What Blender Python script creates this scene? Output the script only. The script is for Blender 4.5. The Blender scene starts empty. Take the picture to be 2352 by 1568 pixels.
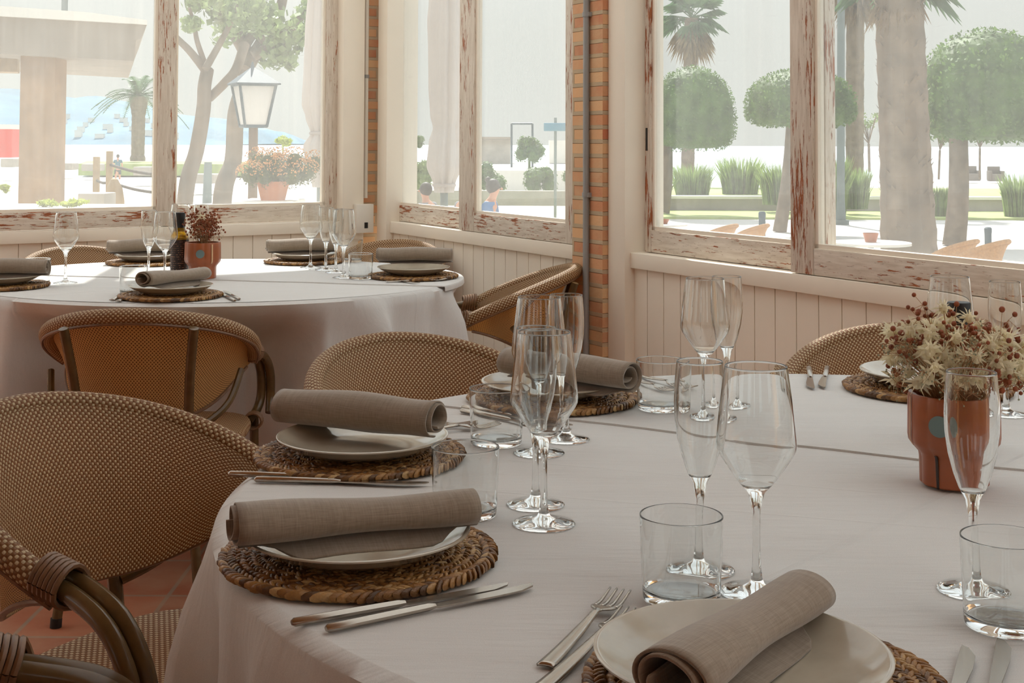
import bpy, bmesh, math, random
from math import sin, cos, pi, radians, sqrt, atan2, hypot
from mathutils import Vector, Matrix, noise

S = bpy.context.scene
COL = S.collection
R = random.Random(7)

# ------------------------------------------------------------------ camera
F, PITCH, ROLL, YH, CAMH = 3100.0, radians(2.2), radians(0.2), 331.0, 1.19
_fw = Vector((0, cos(PITCH), sin(PITCH))); _rt = Vector((1, 0, 0)); _up = _rt.cross(_fw)
RT = _rt * cos(ROLL) + _up * sin(ROLL); UP = _up * cos(ROLL) - _rt * sin(ROLL); FW = _fw
PPY = YH - F * math.tan(PITCH)
cd = bpy.data.cameras.new('camera'); cam = bpy.data.objects.new('camera', cd); COL.objects.link(cam)
cam.matrix_world = Matrix(((RT.x, UP.x, -FW.x, 0), (RT.y, UP.y, -FW.y, 0), (RT.z, UP.z, -FW.z, CAMH), (0, 0, 0, 1)))
cd.sensor_width = 36; cd.lens = F / 2352 * 36; cd.shift_y = (PPY - 784) / 2352
cd.clip_start = .05; cd.clip_end = 8000
S.camera = cam

# ------------------------------------------------------------------ world, sun, exposure
w = bpy.data.worlds.new('world'); S.world = w; w.use_nodes = True
nt = w.node_tree; nt.nodes.clear()
bg = nt.nodes.new('ShaderNodeBackground'); wo = nt.nodes.new('ShaderNodeOutputWorld')
tcw = nt.nodes.new('ShaderNodeTexCoord'); sx = nt.nodes.new('ShaderNodeSeparateXYZ'); cr = nt.nodes.new('ShaderNodeValToRGB')
nt.links.new(tcw.outputs['Generated'], sx.inputs[0]); nt.links.new(sx.outputs['Z'], cr.inputs[0])
cr.color_ramp.elements[0].position = 0.08; cr.color_ramp.elements[0].color = (.485, .50, .480, 1)
cr.color_ramp.elements[1].position = 0.75; cr.color_ramp.elements[1].color = (.90, .99, 1.10, 1)
nt.links.new(cr.outputs[0], bg.inputs['Color']); nt.links.new(bg.outputs[0], wo.inputs[0])
bg.inputs['Strength'].default_value = 1.83
sd = bpy.data.lights.new('sun', 'SUN'); sd.energy = 9.6; sd.angle = radians(1.0); sd.color = (1, .97, .92)
sun = bpy.data.objects.new('sun', sd); COL.objects.link(sun)
EL = radians(47)
sdir = Vector((0.12 * cos(EL), -.993 * cos(EL), -sin(EL)))      # the way the light travels
sun.rotation_euler = sdir.to_track_quat('-Z', 'Y').to_euler()
S.view_settings.view_transform = 'Standard'; S.view_settings.look = 'None'
S.view_settings.gamma = 1; S.view_settings.use_curve_mapping = False
S.view_settings.exposure = 0.0
cy = S.cycles
cy.max_bounces = 14; cy.transmission_bounces = 14; cy.transparent_max_bounces = 24; cy.diffuse_bounces = 5
cy.glossy_bounces = 5; cy.sample_clamp_indirect = 6; cy.blur_glossy = .6

# ------------------------------------------------------------------ where things are
def ray(px, py):
    return FW + RT * ((px - 1176) / F) - UP * ((py - PPY) / F)
def onz(px, py, z=.75):
    d = ray(px, py); t = (z - CAMH) / d.z
    return Vector((d.x * t, d.y * t, z))
def ond(px, py, dist):
    d = ray(px, py); t = dist / d.y
    return Vector((d.x * t, dist, CAMH + d.z * t))

# ------------------------------------------------------------------ mesh helpers
class MB:
    def __init__(s): s.v = []; s.f = []; s.uv = []
    def add(s, vs, fs, uvs=None):
        n = len(s.v); s.v += [tuple(p) for p in vs]; s.f += [tuple(i + n for i in f) for f in fs]
        s.uv += uvs if uvs else [(0, 0)] * len(vs)
        return s
    def box(s, x0, x1, y0, y1, z0, z1, M=None, bev=0):
        if bev:
            bm = bmesh.new(); bmesh.ops.create_cube(bm, size=1)
            for v in bm.verts:
                v.co = Vector(((x0 + x1) / 2 + v.co.x * (x1 - x0), (y0 + y1) / 2 + v.co.y * (y1 - y0), (z0 + z1) / 2 + v.co.z * (z1 - z0)))
            bmesh.ops.bevel(bm, geom=bm.edges[:], offset=bev, segments=2, affect='EDGES', profile=.6)
            bm.verts.index_update()
            vs = [v.co.copy() for v in bm.verts]; fs = [[v.index for v in f.verts] for f in bm.faces]; bm.free()
        else:
            vs = [Vector(p) for p in ((x0, y0, z0), (x1, y0, z0), (x1, y1, z0), (x0, y1, z0), (x0, y0, z1), (x1, y0, z1), (x1, y1, z1), (x0, y1, z1))]
            fs = [(3, 2, 1, 0), (4, 5, 6, 7), (0, 1, 5, 4), (1, 2, 6, 5), (2, 3, 7, 6), (3, 0, 4, 7)]
        if M is not None: vs = [M @ v for v in vs]
        return s.add(vs, fs)
    def grid(s, fn, nu, nv, uv=None, flip=False):
        vs = []; us = []; fs = []
        for i in range(nu + 1):
            for j in range(nv + 1):
                a, b = i / nu, j / nv
                vs.append(fn(a, b)); us.append(uv(a, b) if uv else (a, b))
        for i in range(nu):
            for j in range(nv):
                q = (i * (nv + 1) + j, (i + 1) * (nv + 1) + j, (i + 1) * (nv + 1) + j + 1, i * (nv + 1) + j + 1)
                fs.append(q[::-1] if flip else q)
        return s.add(vs, fs, us)
    def lathe(s, prof, n=32, c=(0, 0, 0), rf=None):
        vs = []; fs = []; m = len(prof)
        for i in range(n):
            a = 2 * pi * i / n; k = rf(a) if rf else 1
            for r, z in prof: vs.append((c[0] + r * k * cos(a), c[1] + r * k * sin(a), c[2] + z))
        for i in range(n):
            i2 = (i + 1) % n
            for j in range(m - 1):
                if prof[j][0] < 1e-6 and prof[j + 1][0] < 1e-6: continue
                fs.append((i * m + j, i2 * m + j, i2 * m + j + 1, i * m + j + 1))
        s.add(vs, fs); s.weld = True
        return s
    def tube(s, pts, rad, n=10, caps=True, sq=None):
        pts = [Vector(p) for p in pts]; m = len(pts)
        rad = rad if isinstance(rad, (list, tuple)) else [rad] * m
        vs = []; us = []; fs = []; L = 0
        t0 = (pts[1] - pts[0]).normalized()
        ref = Vector((0, 0, 1)) if abs(t0.z) < .9 else Vector((1, 0, 0))
        nrm = (ref - t0 * ref.dot(t0)).normalized()
        for k in range(m):
            t = (pts[min(k + 1, m - 1)] - pts[max(k - 1, 0)]).normalized()
            nrm = (nrm - t * nrm.dot(t)).normalized(); b = t.cross(nrm)
            if k: L += (pts[k] - pts[k - 1]).length
            for j in range(n + 1):
                a = 2 * pi * j / n
                sc = (1, 1) if sq is None else sq
                vs.append(pts[k] + nrm * (cos(a) * rad[k] * sc[0]) + b * (sin(a) * rad[k] * sc[1]))
                us.append((L, j / n * 2 * pi * rad[k]))
        for k in range(m - 1):
            for j in range(n):
                fs.append((k * (n + 1) + j, k * (n + 1) + j + 1, (k + 1) * (n + 1) + j + 1, (k + 1) * (n + 1) + j))
        if caps:
            fs.append(tuple(range(n))[::-1]); o = (m - 1) * (n + 1); fs.append(tuple(o + j for j in range(n)))
        return s.add(vs, fs, us)
    def ball(s, c, r, n=8, m=6, M=None):
        c = Vector(c); r = r if isinstance(r, (tuple, list)) else (r, r, r)
        vs = [Vector((0, 0, r[2]))]; fs = []
        for i in range(1, m):
            p = pi * i / m
            for j in range(n):
                a = 2 * pi * j / n; vs.append(Vector((r[0] * sin(p) * cos(a), r[1] * sin(p) * sin(a), r[2] * cos(p))))
        vs.append(Vector((0, 0, -r[2])))
        for j in range(n): fs.append((0, 1 + j, 1 + (j + 1) % n))
        for i in range(m - 2):
            for j in range(n):
                a = 1 + i * n + j; b = 1 + i * n + (j + 1) % n; fs.append((a, a + n, b + n, b))
        e = len(vs) - 1; o = 1 + (m - 2) * n
        for j in range(n): fs.append((e, o + (j + 1) % n, o + j))
        if M is not None: vs = [M @ v for v in vs]
        return s.add([v + c for v in vs], fs)
    def prism(s, poly, z0, z1, M=None):
        n = len(poly); vs = [Vector((x, y, z0)) for x, y in poly] + [Vector((x, y, z1)) for x, y in poly]
        if M is not None: vs = [M @ v for v in vs]
        return s.add(vs, [tuple(range(n))[::-1], tuple(range(n, 2 * n))] + [(i, (i + 1) % n, n + (i + 1) % n, n + i) for i in range(n)])
    def build(s, name, mat, parent=None, loc=None, rot=None, smooth=40, solid=0, sub=0, bev=0):
        me = bpy.data.meshes.new(name); me.from_pydata(s.v, [], s.f)
        uvl = me.uv_layers.new(name='UVMap')
        idx = [0] * len(me.loops); me.loops.foreach_get('vertex_index', idx)
        flat = []
        for i in idx: flat += s.uv[i]
        uvl.data.foreach_set('uv', flat)
        bm = bmesh.new(); bm.from_mesh(me)
        if getattr(s, 'weld', False): bmesh.ops.remove_doubles(bm, verts=bm.verts, dist=1e-5)
        if s.fixn: bmesh.ops.recalc_face_normals(bm, faces=bm.faces)
        bm.to_mesh(me); bm.free()
        me.materials.append(mat)
        if smooth:
            me.polygons.foreach_set('use_smooth', [True] * len(me.polygons))
            me.set_sharp_from_angle(angle=radians(smooth))
        o = bpy.data.objects.new(name, me); COL.objects.link(o)
        if loc is not None: o.location = loc
        if rot is not None: o.rotation_euler = rot
        if bev: m = o.modifiers.new('b', 'BEVEL'); m.width = bev; m.segments = 2
        if solid: m = o.modifiers.new('s', 'SOLIDIFY'); m.thickness = solid; m.offset = 0
        if sub: m = o.modifiers.new('u', 'SUBSURF'); m.levels = sub; m.render_levels = sub
        if parent: o.parent = parent
        return o
    fixn = True

def tag(o, label=None, cat=None, group=None, kind=None):
    if label: o['label'] = label
    if cat: o['category'] = cat
    if group: o['group'] = group
    if kind: o['kind'] = kind
    return o
def empty(name, loc=(0, 0, 0), rz=0, **k):
    o = bpy.data.objects.new(name, None); COL.objects.link(o); o.location = loc; o.rotation_euler = (0, 0, rz)
    o.empty_display_size = .05
    return tag(o, **k) if k else o
def copy_tree(o, loc=None, rz=None, label=None, group=None, parent=None, flat=False):
    c = o.copy(); COL.objects.link(c)
    if parent: c.parent = parent
    for ch in list(o.children): copy_tree(ch, parent=c)
    if loc is not None: c.location = loc
    if rz is not None: c.rotation_euler.z = rz
    if label: c['label'] = label
    if group: c['group'] = group
    return c
def struct(o): o['kind'] = 'structure'; return o
def smoothpts(pts, n=6):
    pts = [Vector(p) for p in pts]; out = []
    for i in range(len(pts) - 1):
        p0 = pts[max(i - 1, 0)]; p1 = pts[i]; p2 = pts[i + 1]; p3 = pts[min(i + 2, len(pts) - 1)]
        for k in range(n):
            t = k / n
            out.append(.5 * ((2 * p1) + (p2 - p0) * t + (2 * p0 - 5 * p1 + 4 * p2 - p3) * t * t + (3 * p1 - p0 - 3 * p2 + p3) * t ** 3))
    out.append(pts[-1]); return out

# ------------------------------------------------------------------ materials
def srgb(r, g, b):
    f = lambda c: (c / 255 / 12.92) if c / 255 <= .04045 else ((c / 255 + .055) / 1.055) ** 2.4
    return (f(r), f(g), f(b), 1)
class NT:
    def __init__(s, name):
        s.m = bpy.data.materials.new(name); s.m.use_nodes = True; s.t = s.m.node_tree; s.t.nodes.clear()
        s.out = s.n('ShaderNodeOutputMaterial')
    def n(s, t, **k):
        o = s.t.nodes.new(t)
        for a, b in k.items(): setattr(o, a, b)
        return o
    def l(s, a, b): s.t.links.new(a, b)
    def bsdf(s, col=None, rough=.6, **k):
        b = s.n('ShaderNodeBsdfPrincipled'); b.inputs['Roughness'].default_value = rough
        if col: b.inputs['Base Color'].default_value = col
        for a, c in k.items(): b.inputs[a.replace('_', ' ')].default_value = c
        s.l(b.outputs[0], s.out.inputs[0]); s.b = b; return b
    def coord(s, kind='Object', scale=(1, 1, 1)):
        c = s.n('ShaderNodeTexCoord'); m = s.n('ShaderNodeMapping'); m.inputs['Scale'].default_value = scale
        s.l(c.outputs[kind], m.inputs[0]); return m.outputs[0]
    def noise(s, vec, scale=5, detail=4, rough=.55):
        o = s.n('ShaderNodeTexNoise'); o.inputs['Scale'].default_value = scale; o.inputs['Detail'].default_value = detail
        o.inputs['Roughness'].default_value = rough; s.l(vec, o.inputs['Vector']); return o.outputs['Fac']
    def ramp(s, fac, *st):
        o = s.n('ShaderNodeValToRGB'); e = o.color_ramp.elements
        while len(e) < len(st): e.new(.5)
        for x, (p, c) in zip(e, st): x.position = p; x.color = c if len(c) == 4 else (*c, 1)
        s.l(fac, o.inputs[0]); return o.outputs[0]
    def mix(s, fac, a, b):
        o = s.n('ShaderNodeMix', data_type='RGBA')
        for v, k in ((fac, 0), (a, 6), (b, 7)):
            if hasattr(v, 'is_linked') or hasattr(v, 'links'): s.l(v, o.inputs[k])
            else: o.inputs[k].default_value = v
        return o.outputs[2]
    def math(s, op, a, b=0, c=None):
        o = s.n('ShaderNodeMath', operation=op)
        for i, v in enumerate((a, b, c)):
            if v is None: continue
            if isinstance(v, (int, float)): o.inputs[i].default_value = v
            else: s.l(v, o.inputs[i])
        return o.outputs[0]
    def bump(s, h, strength=.3, dist=.01):
        o = s.n('ShaderNodeBump'); o.inputs['Strength'].default_value = strength; o.inputs['Distance'].default_value = dist
        s.l(h, o.inputs['Height']); s.l(o.outputs[0], s.b.inputs['Normal']); return o
def plain(name, col, rough=.6, var=.12, nscale=8, bump=0, coord='Object', **k):
    m = NT(name); m.bsdf(None, rough, **k)
    v = m.coord(coord); f = m.noise(v, nscale, 5)
    a = tuple(c * (1 - var) for c in col[:3]) + (1,); b = tuple(min(1, c * (1 + var)) for c in col[:3]) + (1,)
    m.l(m.ramp(f, (.3, a), (.7, b)), m.b.inputs['Base Color'])
    if bump: m.bump(m.noise(v, nscale * 6, 4), bump, .004)
    return m.m

M = {}
M['paint'] = plain('cream_paint', srgb(240, 230, 213), .55, .03, 3, .05)
M['ceiling'] = plain('added_light_canvas', srgb(240, 241, 240), .8, .02, 2)  # made-up translucent canvas, added to bring soft light down on the tables
M['roofboards'] = plain('warm_bounce_boards', srgb(192, 146, 92), .7, .1, 2)  # board colour made up to warm the light bounced from unseen sides
M['plaster'] = plain('outdoor_plaster', srgb(225, 220, 210), .8, .05, 1)
M['pipe'] = plain('grey_conduit', srgb(150, 150, 148), .4, .06, 12)
M['whitebox'] = plain('white_plastic', srgb(228, 222, 210), .4, .02, 5)
M['black'] = plain('black_plastic', srgb(22, 20, 18), .45, .1, 20)
M['tube'] = plain('brown_lacquered_tube', srgb(92, 70, 40), .22, .25, 18)
M['binding'] = plain('copper_brown_binding', srgb(122, 88, 60), .38, .2, 60)
M['bark'] = plain('tree_bark', srgb(120, 104, 88), .9, .3, 4, .5)
M['leaf'] = plain('plane_leaves', srgb(130, 148, 96), .6, .35, 1.3)
M['topiary'] = plain('clipped_leaves', srgb(98, 126, 62), .6, .4, 2.5)
M['palmleaf'] = plain('palm_fronds', srgb(92, 122, 84), .5, .3, 2)
M['palmdry'] = plain('dry_palm_skirt', srgb(150, 128, 98), .8, .3, 3)
M['grass'] = plain('tall_grass', srgb(138, 158, 96), .7, .35, 3)
M['lawn'] = plain('lawn', srgb(168, 180, 112), .9, .2, 2)
M['stone'] = plain('grey_stone', srgb(168, 160, 148), .85, .15, 2, .3)
M['paving'] = plain('pale_paving', srgb(202, 197, 189), .8, .05, .6)
M['greymetal'] = plain('grey_green_metal', srgb(120, 130, 128), .5, .1, 3)
M['hill'] = plain('distant_hill', srgb(96, 128, 146), .9, .3, .01)  # blue of distance haze is put into the hill colour
M['concrete'] = plain('pergola_concrete', srgb(150, 138, 124), .85, .12, 2.5, .3)
M['pergolastone'] = plain('pergola_column_stone', srgb(160, 128, 96), .9, .22, 3.5, .5)
M['lampmetal'] = plain('lantern_metal', srgb(70, 84, 92), .5, .1, 6)
M['lamppost'] = plain('lantern_post', srgb(118, 96, 78), .7, .2, 6)
M['canvas'] = plain('parasol_canvas', srgb(214, 206, 200), .85, .06, 2)
M['terracotta'] = plain('terracotta', srgb(196, 122, 78), .75, .12, 5)
M['glaze'] = plain('orange_glazed_clay', srgb(158, 86, 48), .3, .12, 14)
M['glazeblue'] = plain('blue_grey_glaze', srgb(112, 134, 134), .4, .05, 14)
M['glazedark'] = plain('dark_brown_line_glaze', srgb(42, 26, 20), .4, .05, 14)
M['glazecream'] = plain('cream_line_glaze', srgb(216, 176, 134), .4, .05, 14)
M['dryflower'] = plain('cream_dried_petals', srgb(244, 234, 208), .8, .15, 60)
M['drystem'] = plain('dried_stems', srgb(170, 128, 88), .8, .2, 60)
M['berry'] = plain('rust_seed_heads', srgb(136, 66, 26), .6, .3, 60)
M['sage'] = plain('grey_green_sprigs', srgb(150, 152, 124), .8, .15, 60)
M['redpaint'] = plain('red_panel', srgb(214, 60, 44), .5, .05, 4)
M['skin'] = plain('skin', srgb(206, 150, 120), .6, .05, 8)
M['hair'] = plain('dark_hair', srgb(54, 40, 32), .6, .2, 30)
M['shirt'] = plain('teal_shirt', srgb(66, 112, 124), .8, .08, 8)
M['shorts'] = plain('dark_shorts', srgb(44, 60, 60), .8, .08, 8)
M['blueshirt'] = plain('blue_shirt', srgb(100, 132, 172), .8, .08, 8)
M['greyshirt'] = plain('grey_shirt', srgb(120, 120, 124), .8, .08, 8)
M['outwicker'] = plain('outdoor_wicker', srgb(180, 132, 84), .7, .2, 60)
M['darkwicker'] = plain('grey_wicker', srgb(130, 120, 112), .8, .2, 40)
M['rope'] = plain('dark_rope', srgb(70, 60, 52), .8, .2, 30)
M['postwood'] = plain('post_wood', srgb(160, 134, 98), .8, .2, 12)
M['flowers'] = plain('orange_blossom', srgb(206, 150, 92), .7, .2, 30)
M['bushleaf'] = plain('bush_leaves', srgb(104, 110, 66), .7, .3, 20)
M['yellowleaf'] = plain('yellow_green_leaves', srgb(178, 190, 88), .7, .25, 20)
M['darkwood'] = plain('sash_back_wood', srgb(150, 118, 88), .6, .2, 9)
M['signblue'] = plain('blue_sign', srgb(96, 140, 160), .5, .05, 4)

def steel():
    m = NT('brushed_steel'); m.bsdf(srgb(176, 168, 158), .22, Metallic=1.0)
    m.bump(m.noise(m.coord(scale=(20, 200, 200)), 10, 3), .05, .001); return m.m
M['steel'] = steel()
def ceramic():
    m = NT('taupe_glazed_stoneware'); m.bsdf(None, .16)
    f = m.noise(m.coord(), 30, 3)
    m.l(m.ramp(f, (.3, srgb(180, 170, 152)), (.7, srgb(190, 180, 162))), m.b.inputs['Base Color'])
    m.b.inputs['Coat Weight'].default_value = .4; m.b.inputs['Coat Roughness'].default_value = .06; return m.m
M['ceramic'] = ceramic()
def clear():
    m = NT('clear_glass'); g = m.n('ShaderNodeBsdfGlass'); g.inputs['IOR'].default_value = 1.48; g.inputs['Roughness'].default_value = 0
    g.inputs['Color'].default_value = (.985, .99, .988, 1); m.l(g.outputs[0], m.out.inputs[0]); return m.m
M['glass'] = clear()
def oil():
    m = NT('golden_oil_glass'); m.bsdf(srgb(196, 148, 30), .08, Transmission_Weight=.6, IOR=1.47); return m.m
M['oil'] = oil()
def label_mat():
    m = NT('dark_bottle_label'); m.bsdf(None, .4)
    v = m.coord(scale=(1, 1, 1)); s = m.n('ShaderNodeSeparateXYZ'); m.l(v, s.inputs[0])
    w = m.math('SINE', m.math('MULTIPLY', s.outputs[2], 900)); a = m.math('GREATER_THAN', w, .75)
    nz = m.noise(v, 260, 2); b = m.math('GREATER_THAN', nz, .52)
    m.l(m.mix(m.math('MULTIPLY', a, b), srgb(38, 22, 18), srgb(170, 120, 90)), m.b.inputs['Base Color']); return m.m
M['label'] = label_mat()

def linen(name, c1, c2, scale=1400, sheen=.2, fold=.0):
    m = NT(name); m.bsdf(None, .9); m.b.inputs['Sheen Weight'].default_value = sheen
    c = m.coord('Object', (1, 1, 1))
    wa = m.n('ShaderNodeTexWave'); wa.inputs['Scale'].default_value = scale / 6.28; wa.bands_direction = 'X'; wa.inputs['Distortion'].default_value = 1.5
    wb = m.n('ShaderNodeTexWave'); wb.inputs['Scale'].default_value = scale / 6.28; wb.bands_direction = 'Y'; wb.inputs['Distortion'].default_value = 1.5
    m.l(c, wa.inputs[0]); m.l(c, wb.inputs[0])
    s1 = m.noise(m.coord('Object', (700, 30, 60)), 1, 3); s2 = m.noise(m.coord('Object', (30, 700, 700)), 1, 3)
    f = m.math('ADD', m.math('MULTIPLY', s1, .5), m.math('MULTIPLY', s2, .5))
    m.l(m.ramp(f, (.36, c1), (.64, c2)), m.b.inputs['Base Color'])
    h = m.math('ADD', wa.outputs['Fac'], wb.outputs['Fac'])
    m.bump(h, .12, .0006); return m.m
M['napkin'] = linen('taupe_linen', srgb(130, 115, 98), srgb(154, 139, 122), sheen=.45)

def _crease(p, q, wd_, am):
    c0 = Vector((.50, 1.735, 0)); d = (q - p).normalized(); n = (-d.y, d.x); return (n[0], n[1], n[0] * (p.x - c0.x) + n[1] * (p.y - c0.y), wd_, am)
CREASES = [_crease(onz(1580, 1420), onz(2230, 1110), .007, .5), _crease(onz(1950, 1195), onz(1400, 1150), .004, .25), _crease(onz(1380, 1075), onz(2352, 1160), .004, .2)]
def cloth():
    m = NT('pale_tablecloth'); m.bsdf(None, .92); m.b.inputs['Sheen Weight'].default_value = .15
    c = m.coord('Object')
    f = m.noise(c, 900, 2)
    m.l(m.ramp(f, (.3, srgb(204, 203, 200)), (.7, srgb(218, 217, 214))), m.b.inputs['Base Color'])
    # soft wrinkles running mostly one way, patchy, and a faint ironed crease
    mp = m.n('ShaderNodeMapping'); mp.inputs['Rotation'].default_value = (0, 0, .35); mp.inputs['Scale'].default_value = (1.6, 9, 2.0); m.l(c, mp.inputs[0])
    mq = m.n('ShaderNodeMapping'); mq.inputs['Rotation'].default_value = (0, 0, -.9); mq.inputs['Scale'].default_value = (1.2, 7, 2.0); m.l(c, mq.inputs[0])
    pt = m.ramp(m.noise(c, 2.6, 2), (.42, (0, 0, 0)), (.65, (1, 1, 1)))
    h = m.math('ADD', m.math('MULTIPLY', m.noise(mp.outputs[0], 2.2, 4, .6), 1.6), m.math('MULTIPLY', m.math('MULTIPLY', m.noise(mq.outputs[0], 2.5, 3), pt), 1.4))
    sp = m.n('ShaderNodeSeparateXYZ'); m.l(c, sp.inputs[0])
    for (nx_, ny_, c_, wd_, am) in CREASES:
        dd = m.math('ABSOLUTE', m.math('SUBTRACT', m.math('ADD', m.math('MULTIPLY', sp.outputs[0], nx_), m.math('MULTIPLY', sp.outputs[1], ny_)), c_))
        h = m.math('ADD', h, m.math('MULTIPLY', m.ramp(m.math('DIVIDE', dd, wd_), (0, (1, 1, 1)), (1, (0, 0, 0))), am))
    h = m.math('ADD', h, m.math('MULTIPLY', m.noise(c, 60, 3), .08))
    m.bump(h, .55, .006); return m.m
M['cloth'] = cloth()

def peeling(name, stretch):
    m = NT(name); m.bsdf(None, .6)
    v = m.coord('Object', stretch); v2 = m.coord('Object', tuple(1 + (x - 1) * .25 for x in stretch))
    n1 = m.noise(v, 8.5, 9, .70); big = m.noise(v2, 2.2, 3)
    f = m.math('ADD', m.math('MULTIPLY', n1, .72), m.math('MULTIPLY', big, .42))
    chip = m.ramp(f, (.622, (0, 0, 0)), (.634, (1, 1, 1)))
    fine = m.noise(v, 16, 6, .7); crack = m.ramp(fine, (.61, (0, 0, 0)), (.65, (1, 1, 1)))
    paint = m.ramp(m.noise(v, 7, 5), (.3, srgb(204, 190, 172)), (.7, srgb(230, 220, 206)))
    wood = m.ramp(m.noise(v, 12, 4), (.3, srgb(120, 62, 30)), (.7, srgb(190, 110, 58)))
    c = m.mix(m.math('MULTIPLY', crack, .75), paint, srgb(138, 104, 80)); c = m.mix(chip, c, wood)
    m.l(c, m.b.inputs['Base Color'])
    m.bump(m.math('SUBTRACT', 1, m.math('ADD', chip, m.math('MULTIPLY', crack, .5))), .5, .0015); return m.m
M['peel_h'] = peeling('peeling_white_paint_rail', (1.6, 14, 14))
M['peel_v'] = peeling('peeling_white_paint_stile', (14, 14, 1.2))

def brick():
    m = NT('orange_brick'); m.bsdf(None, .85)
    c = m.n('ShaderNodeTexCoord'); b = m.n('ShaderNodeTexBrick')
    b.inputs['Scale'].default_value = 1; b.inputs['Brick Width'].default_value = .2; b.inputs['Row Height'].default_value = .048
    b.inputs['Mortar Size'].default_value = .008; b.inputs['Mortar Smooth'].default_value = .3; b.inputs['Bias'].default_value = 0
    b.inputs['Color1'].default_value = srgb(230, 184, 136); b.inputs['Color2'].default_value = srgb(192, 116, 82); b.inputs['Mortar'].default_value = srgb(186, 166, 138)
    m.l(c.outputs['UV'], b.inputs['Vector'])
    nz = m.noise(c.outputs['Object'], 9, 5)
    col = m.mix(m.ramp(nz, (.4, (0, 0, 0)), (.7, (.5, .5, .5))), b.outputs['Color'], srgb(214, 186, 146))
    m.l(col, m.b.inputs['Base Color'])
    m.bump(m.math('SUBTRACT', m.math('MULTIPLY', m.noise(c.outputs['Object'], 40, 4), .4), b.outputs['Fac']), .8, .006); return m.m
M['brick'] = brick()

def tiles():
    m = NT('terracotta_floor_tiles'); m.bsdf(None, .42)
    b = m.n('ShaderNodeTexBrick'); b.offset = 0
    b.inputs['Scale'].default_value = 1; b.inputs['Brick Width'].default_value = .3; b.inputs['Row Height'].default_value = .3
    b.inputs['Mortar Size'].default_value = .006; b.inputs['Color1'].default_value = srgb(150, 84, 60); b.inputs['Color2'].default_value = srgb(176, 106, 76)
    b.inputs['Mortar'].default_value = srgb(150, 128, 110)
    v = m.coord(); m.l(v, b.inputs['Vector'])
    col = m.mix(m.ramp(m.noise(v, 6, 6), (.4, (0, 0, 0)), (.75, (.7, .7, .7))), b.outputs['Color'], srgb(186, 148, 118))
    m.l(col, m.b.inputs['Base Color']); m.bump(m.noise(v, 12, 5), .2, .004); return m.m
M['tiles'] = tiles()

def woven(name, light, dark, cell=.0062, gap=.12, trans=.2):
    m = NT(name); b = m.bsdf(None, .5)
    c = m.n('ShaderNodeTexCoord'); s = m.n('ShaderNodeSeparateXYZ'); m.l(c.outputs['UV'], s.inputs[0])
    sx_ = m.math('SINE', m.math('MULTIPLY', s.outputs[0], pi / cell)); sy_ = m.math('SINE', m.math('MULTIPLY', s.outputs[1], pi / cell))
    p = m.math('MULTIPLY', sx_, sy_)
    f = m.ramp(p, (gap, (0, 0, 0)), (gap + .22, (1, 1, 1)))
    var = m.noise(c.outputs['UV'], 60, 2)
    lc = m.mix(var, light, tuple(x * .8 for x in light[:3]) + (1,))
    col = m.mix(f, dark, lc)
    m.l(col, b.inputs['Base Color']); m.bump(m.math('ABSOLUTE', p), .6, .002)
    if trans:
        t = m.n('ShaderNodeBsdfTranslucent'); m.l(col, t.inputs[0]); mx = m.n('ShaderNodeMixShader'); mx.inputs[0].default_value = trans
        m.l(b.outputs[0], mx.inputs[1]); m.l(t.outputs[0], mx.inputs[2]); m.l(mx.outputs[0], m.out.inputs[0])
    return m.m
M['weave'] = woven('cream_brown_weave', srgb(236, 214, 172), srgb(146, 98, 54), .0058, .12, .32)
M['weaveback'] = woven('orange_brown_weave', srgb(148, 98, 48), srgb(242, 196, 130), .0062, .15, .5)  # outer cane tone, with light coming through the weave put into the colour

def straw():
    m = NT('braided_water_hyacinth'); m.bsdf(None, .42)
    g = m.n('ShaderNodeNewGeometry'); f = g.outputs['Random Per Island']
    c = m.ramp(f, (0, srgb(84, 54, 24)), (.35, srgb(144, 98, 44)), (.7, srgb(182, 134, 74)), (1, srgb(214, 178, 122)))
    nz = m.noise(m.coord('Object', (1, 1, 1)), 500, 3)
    m.l(m.mix(m.math('MULTIPLY', nz, .5), c, srgb(80, 52, 28)), m.b.inputs['Base Color']); m.bump(nz, .5, .0015); return m.m
M['straw'] = straw()

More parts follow.
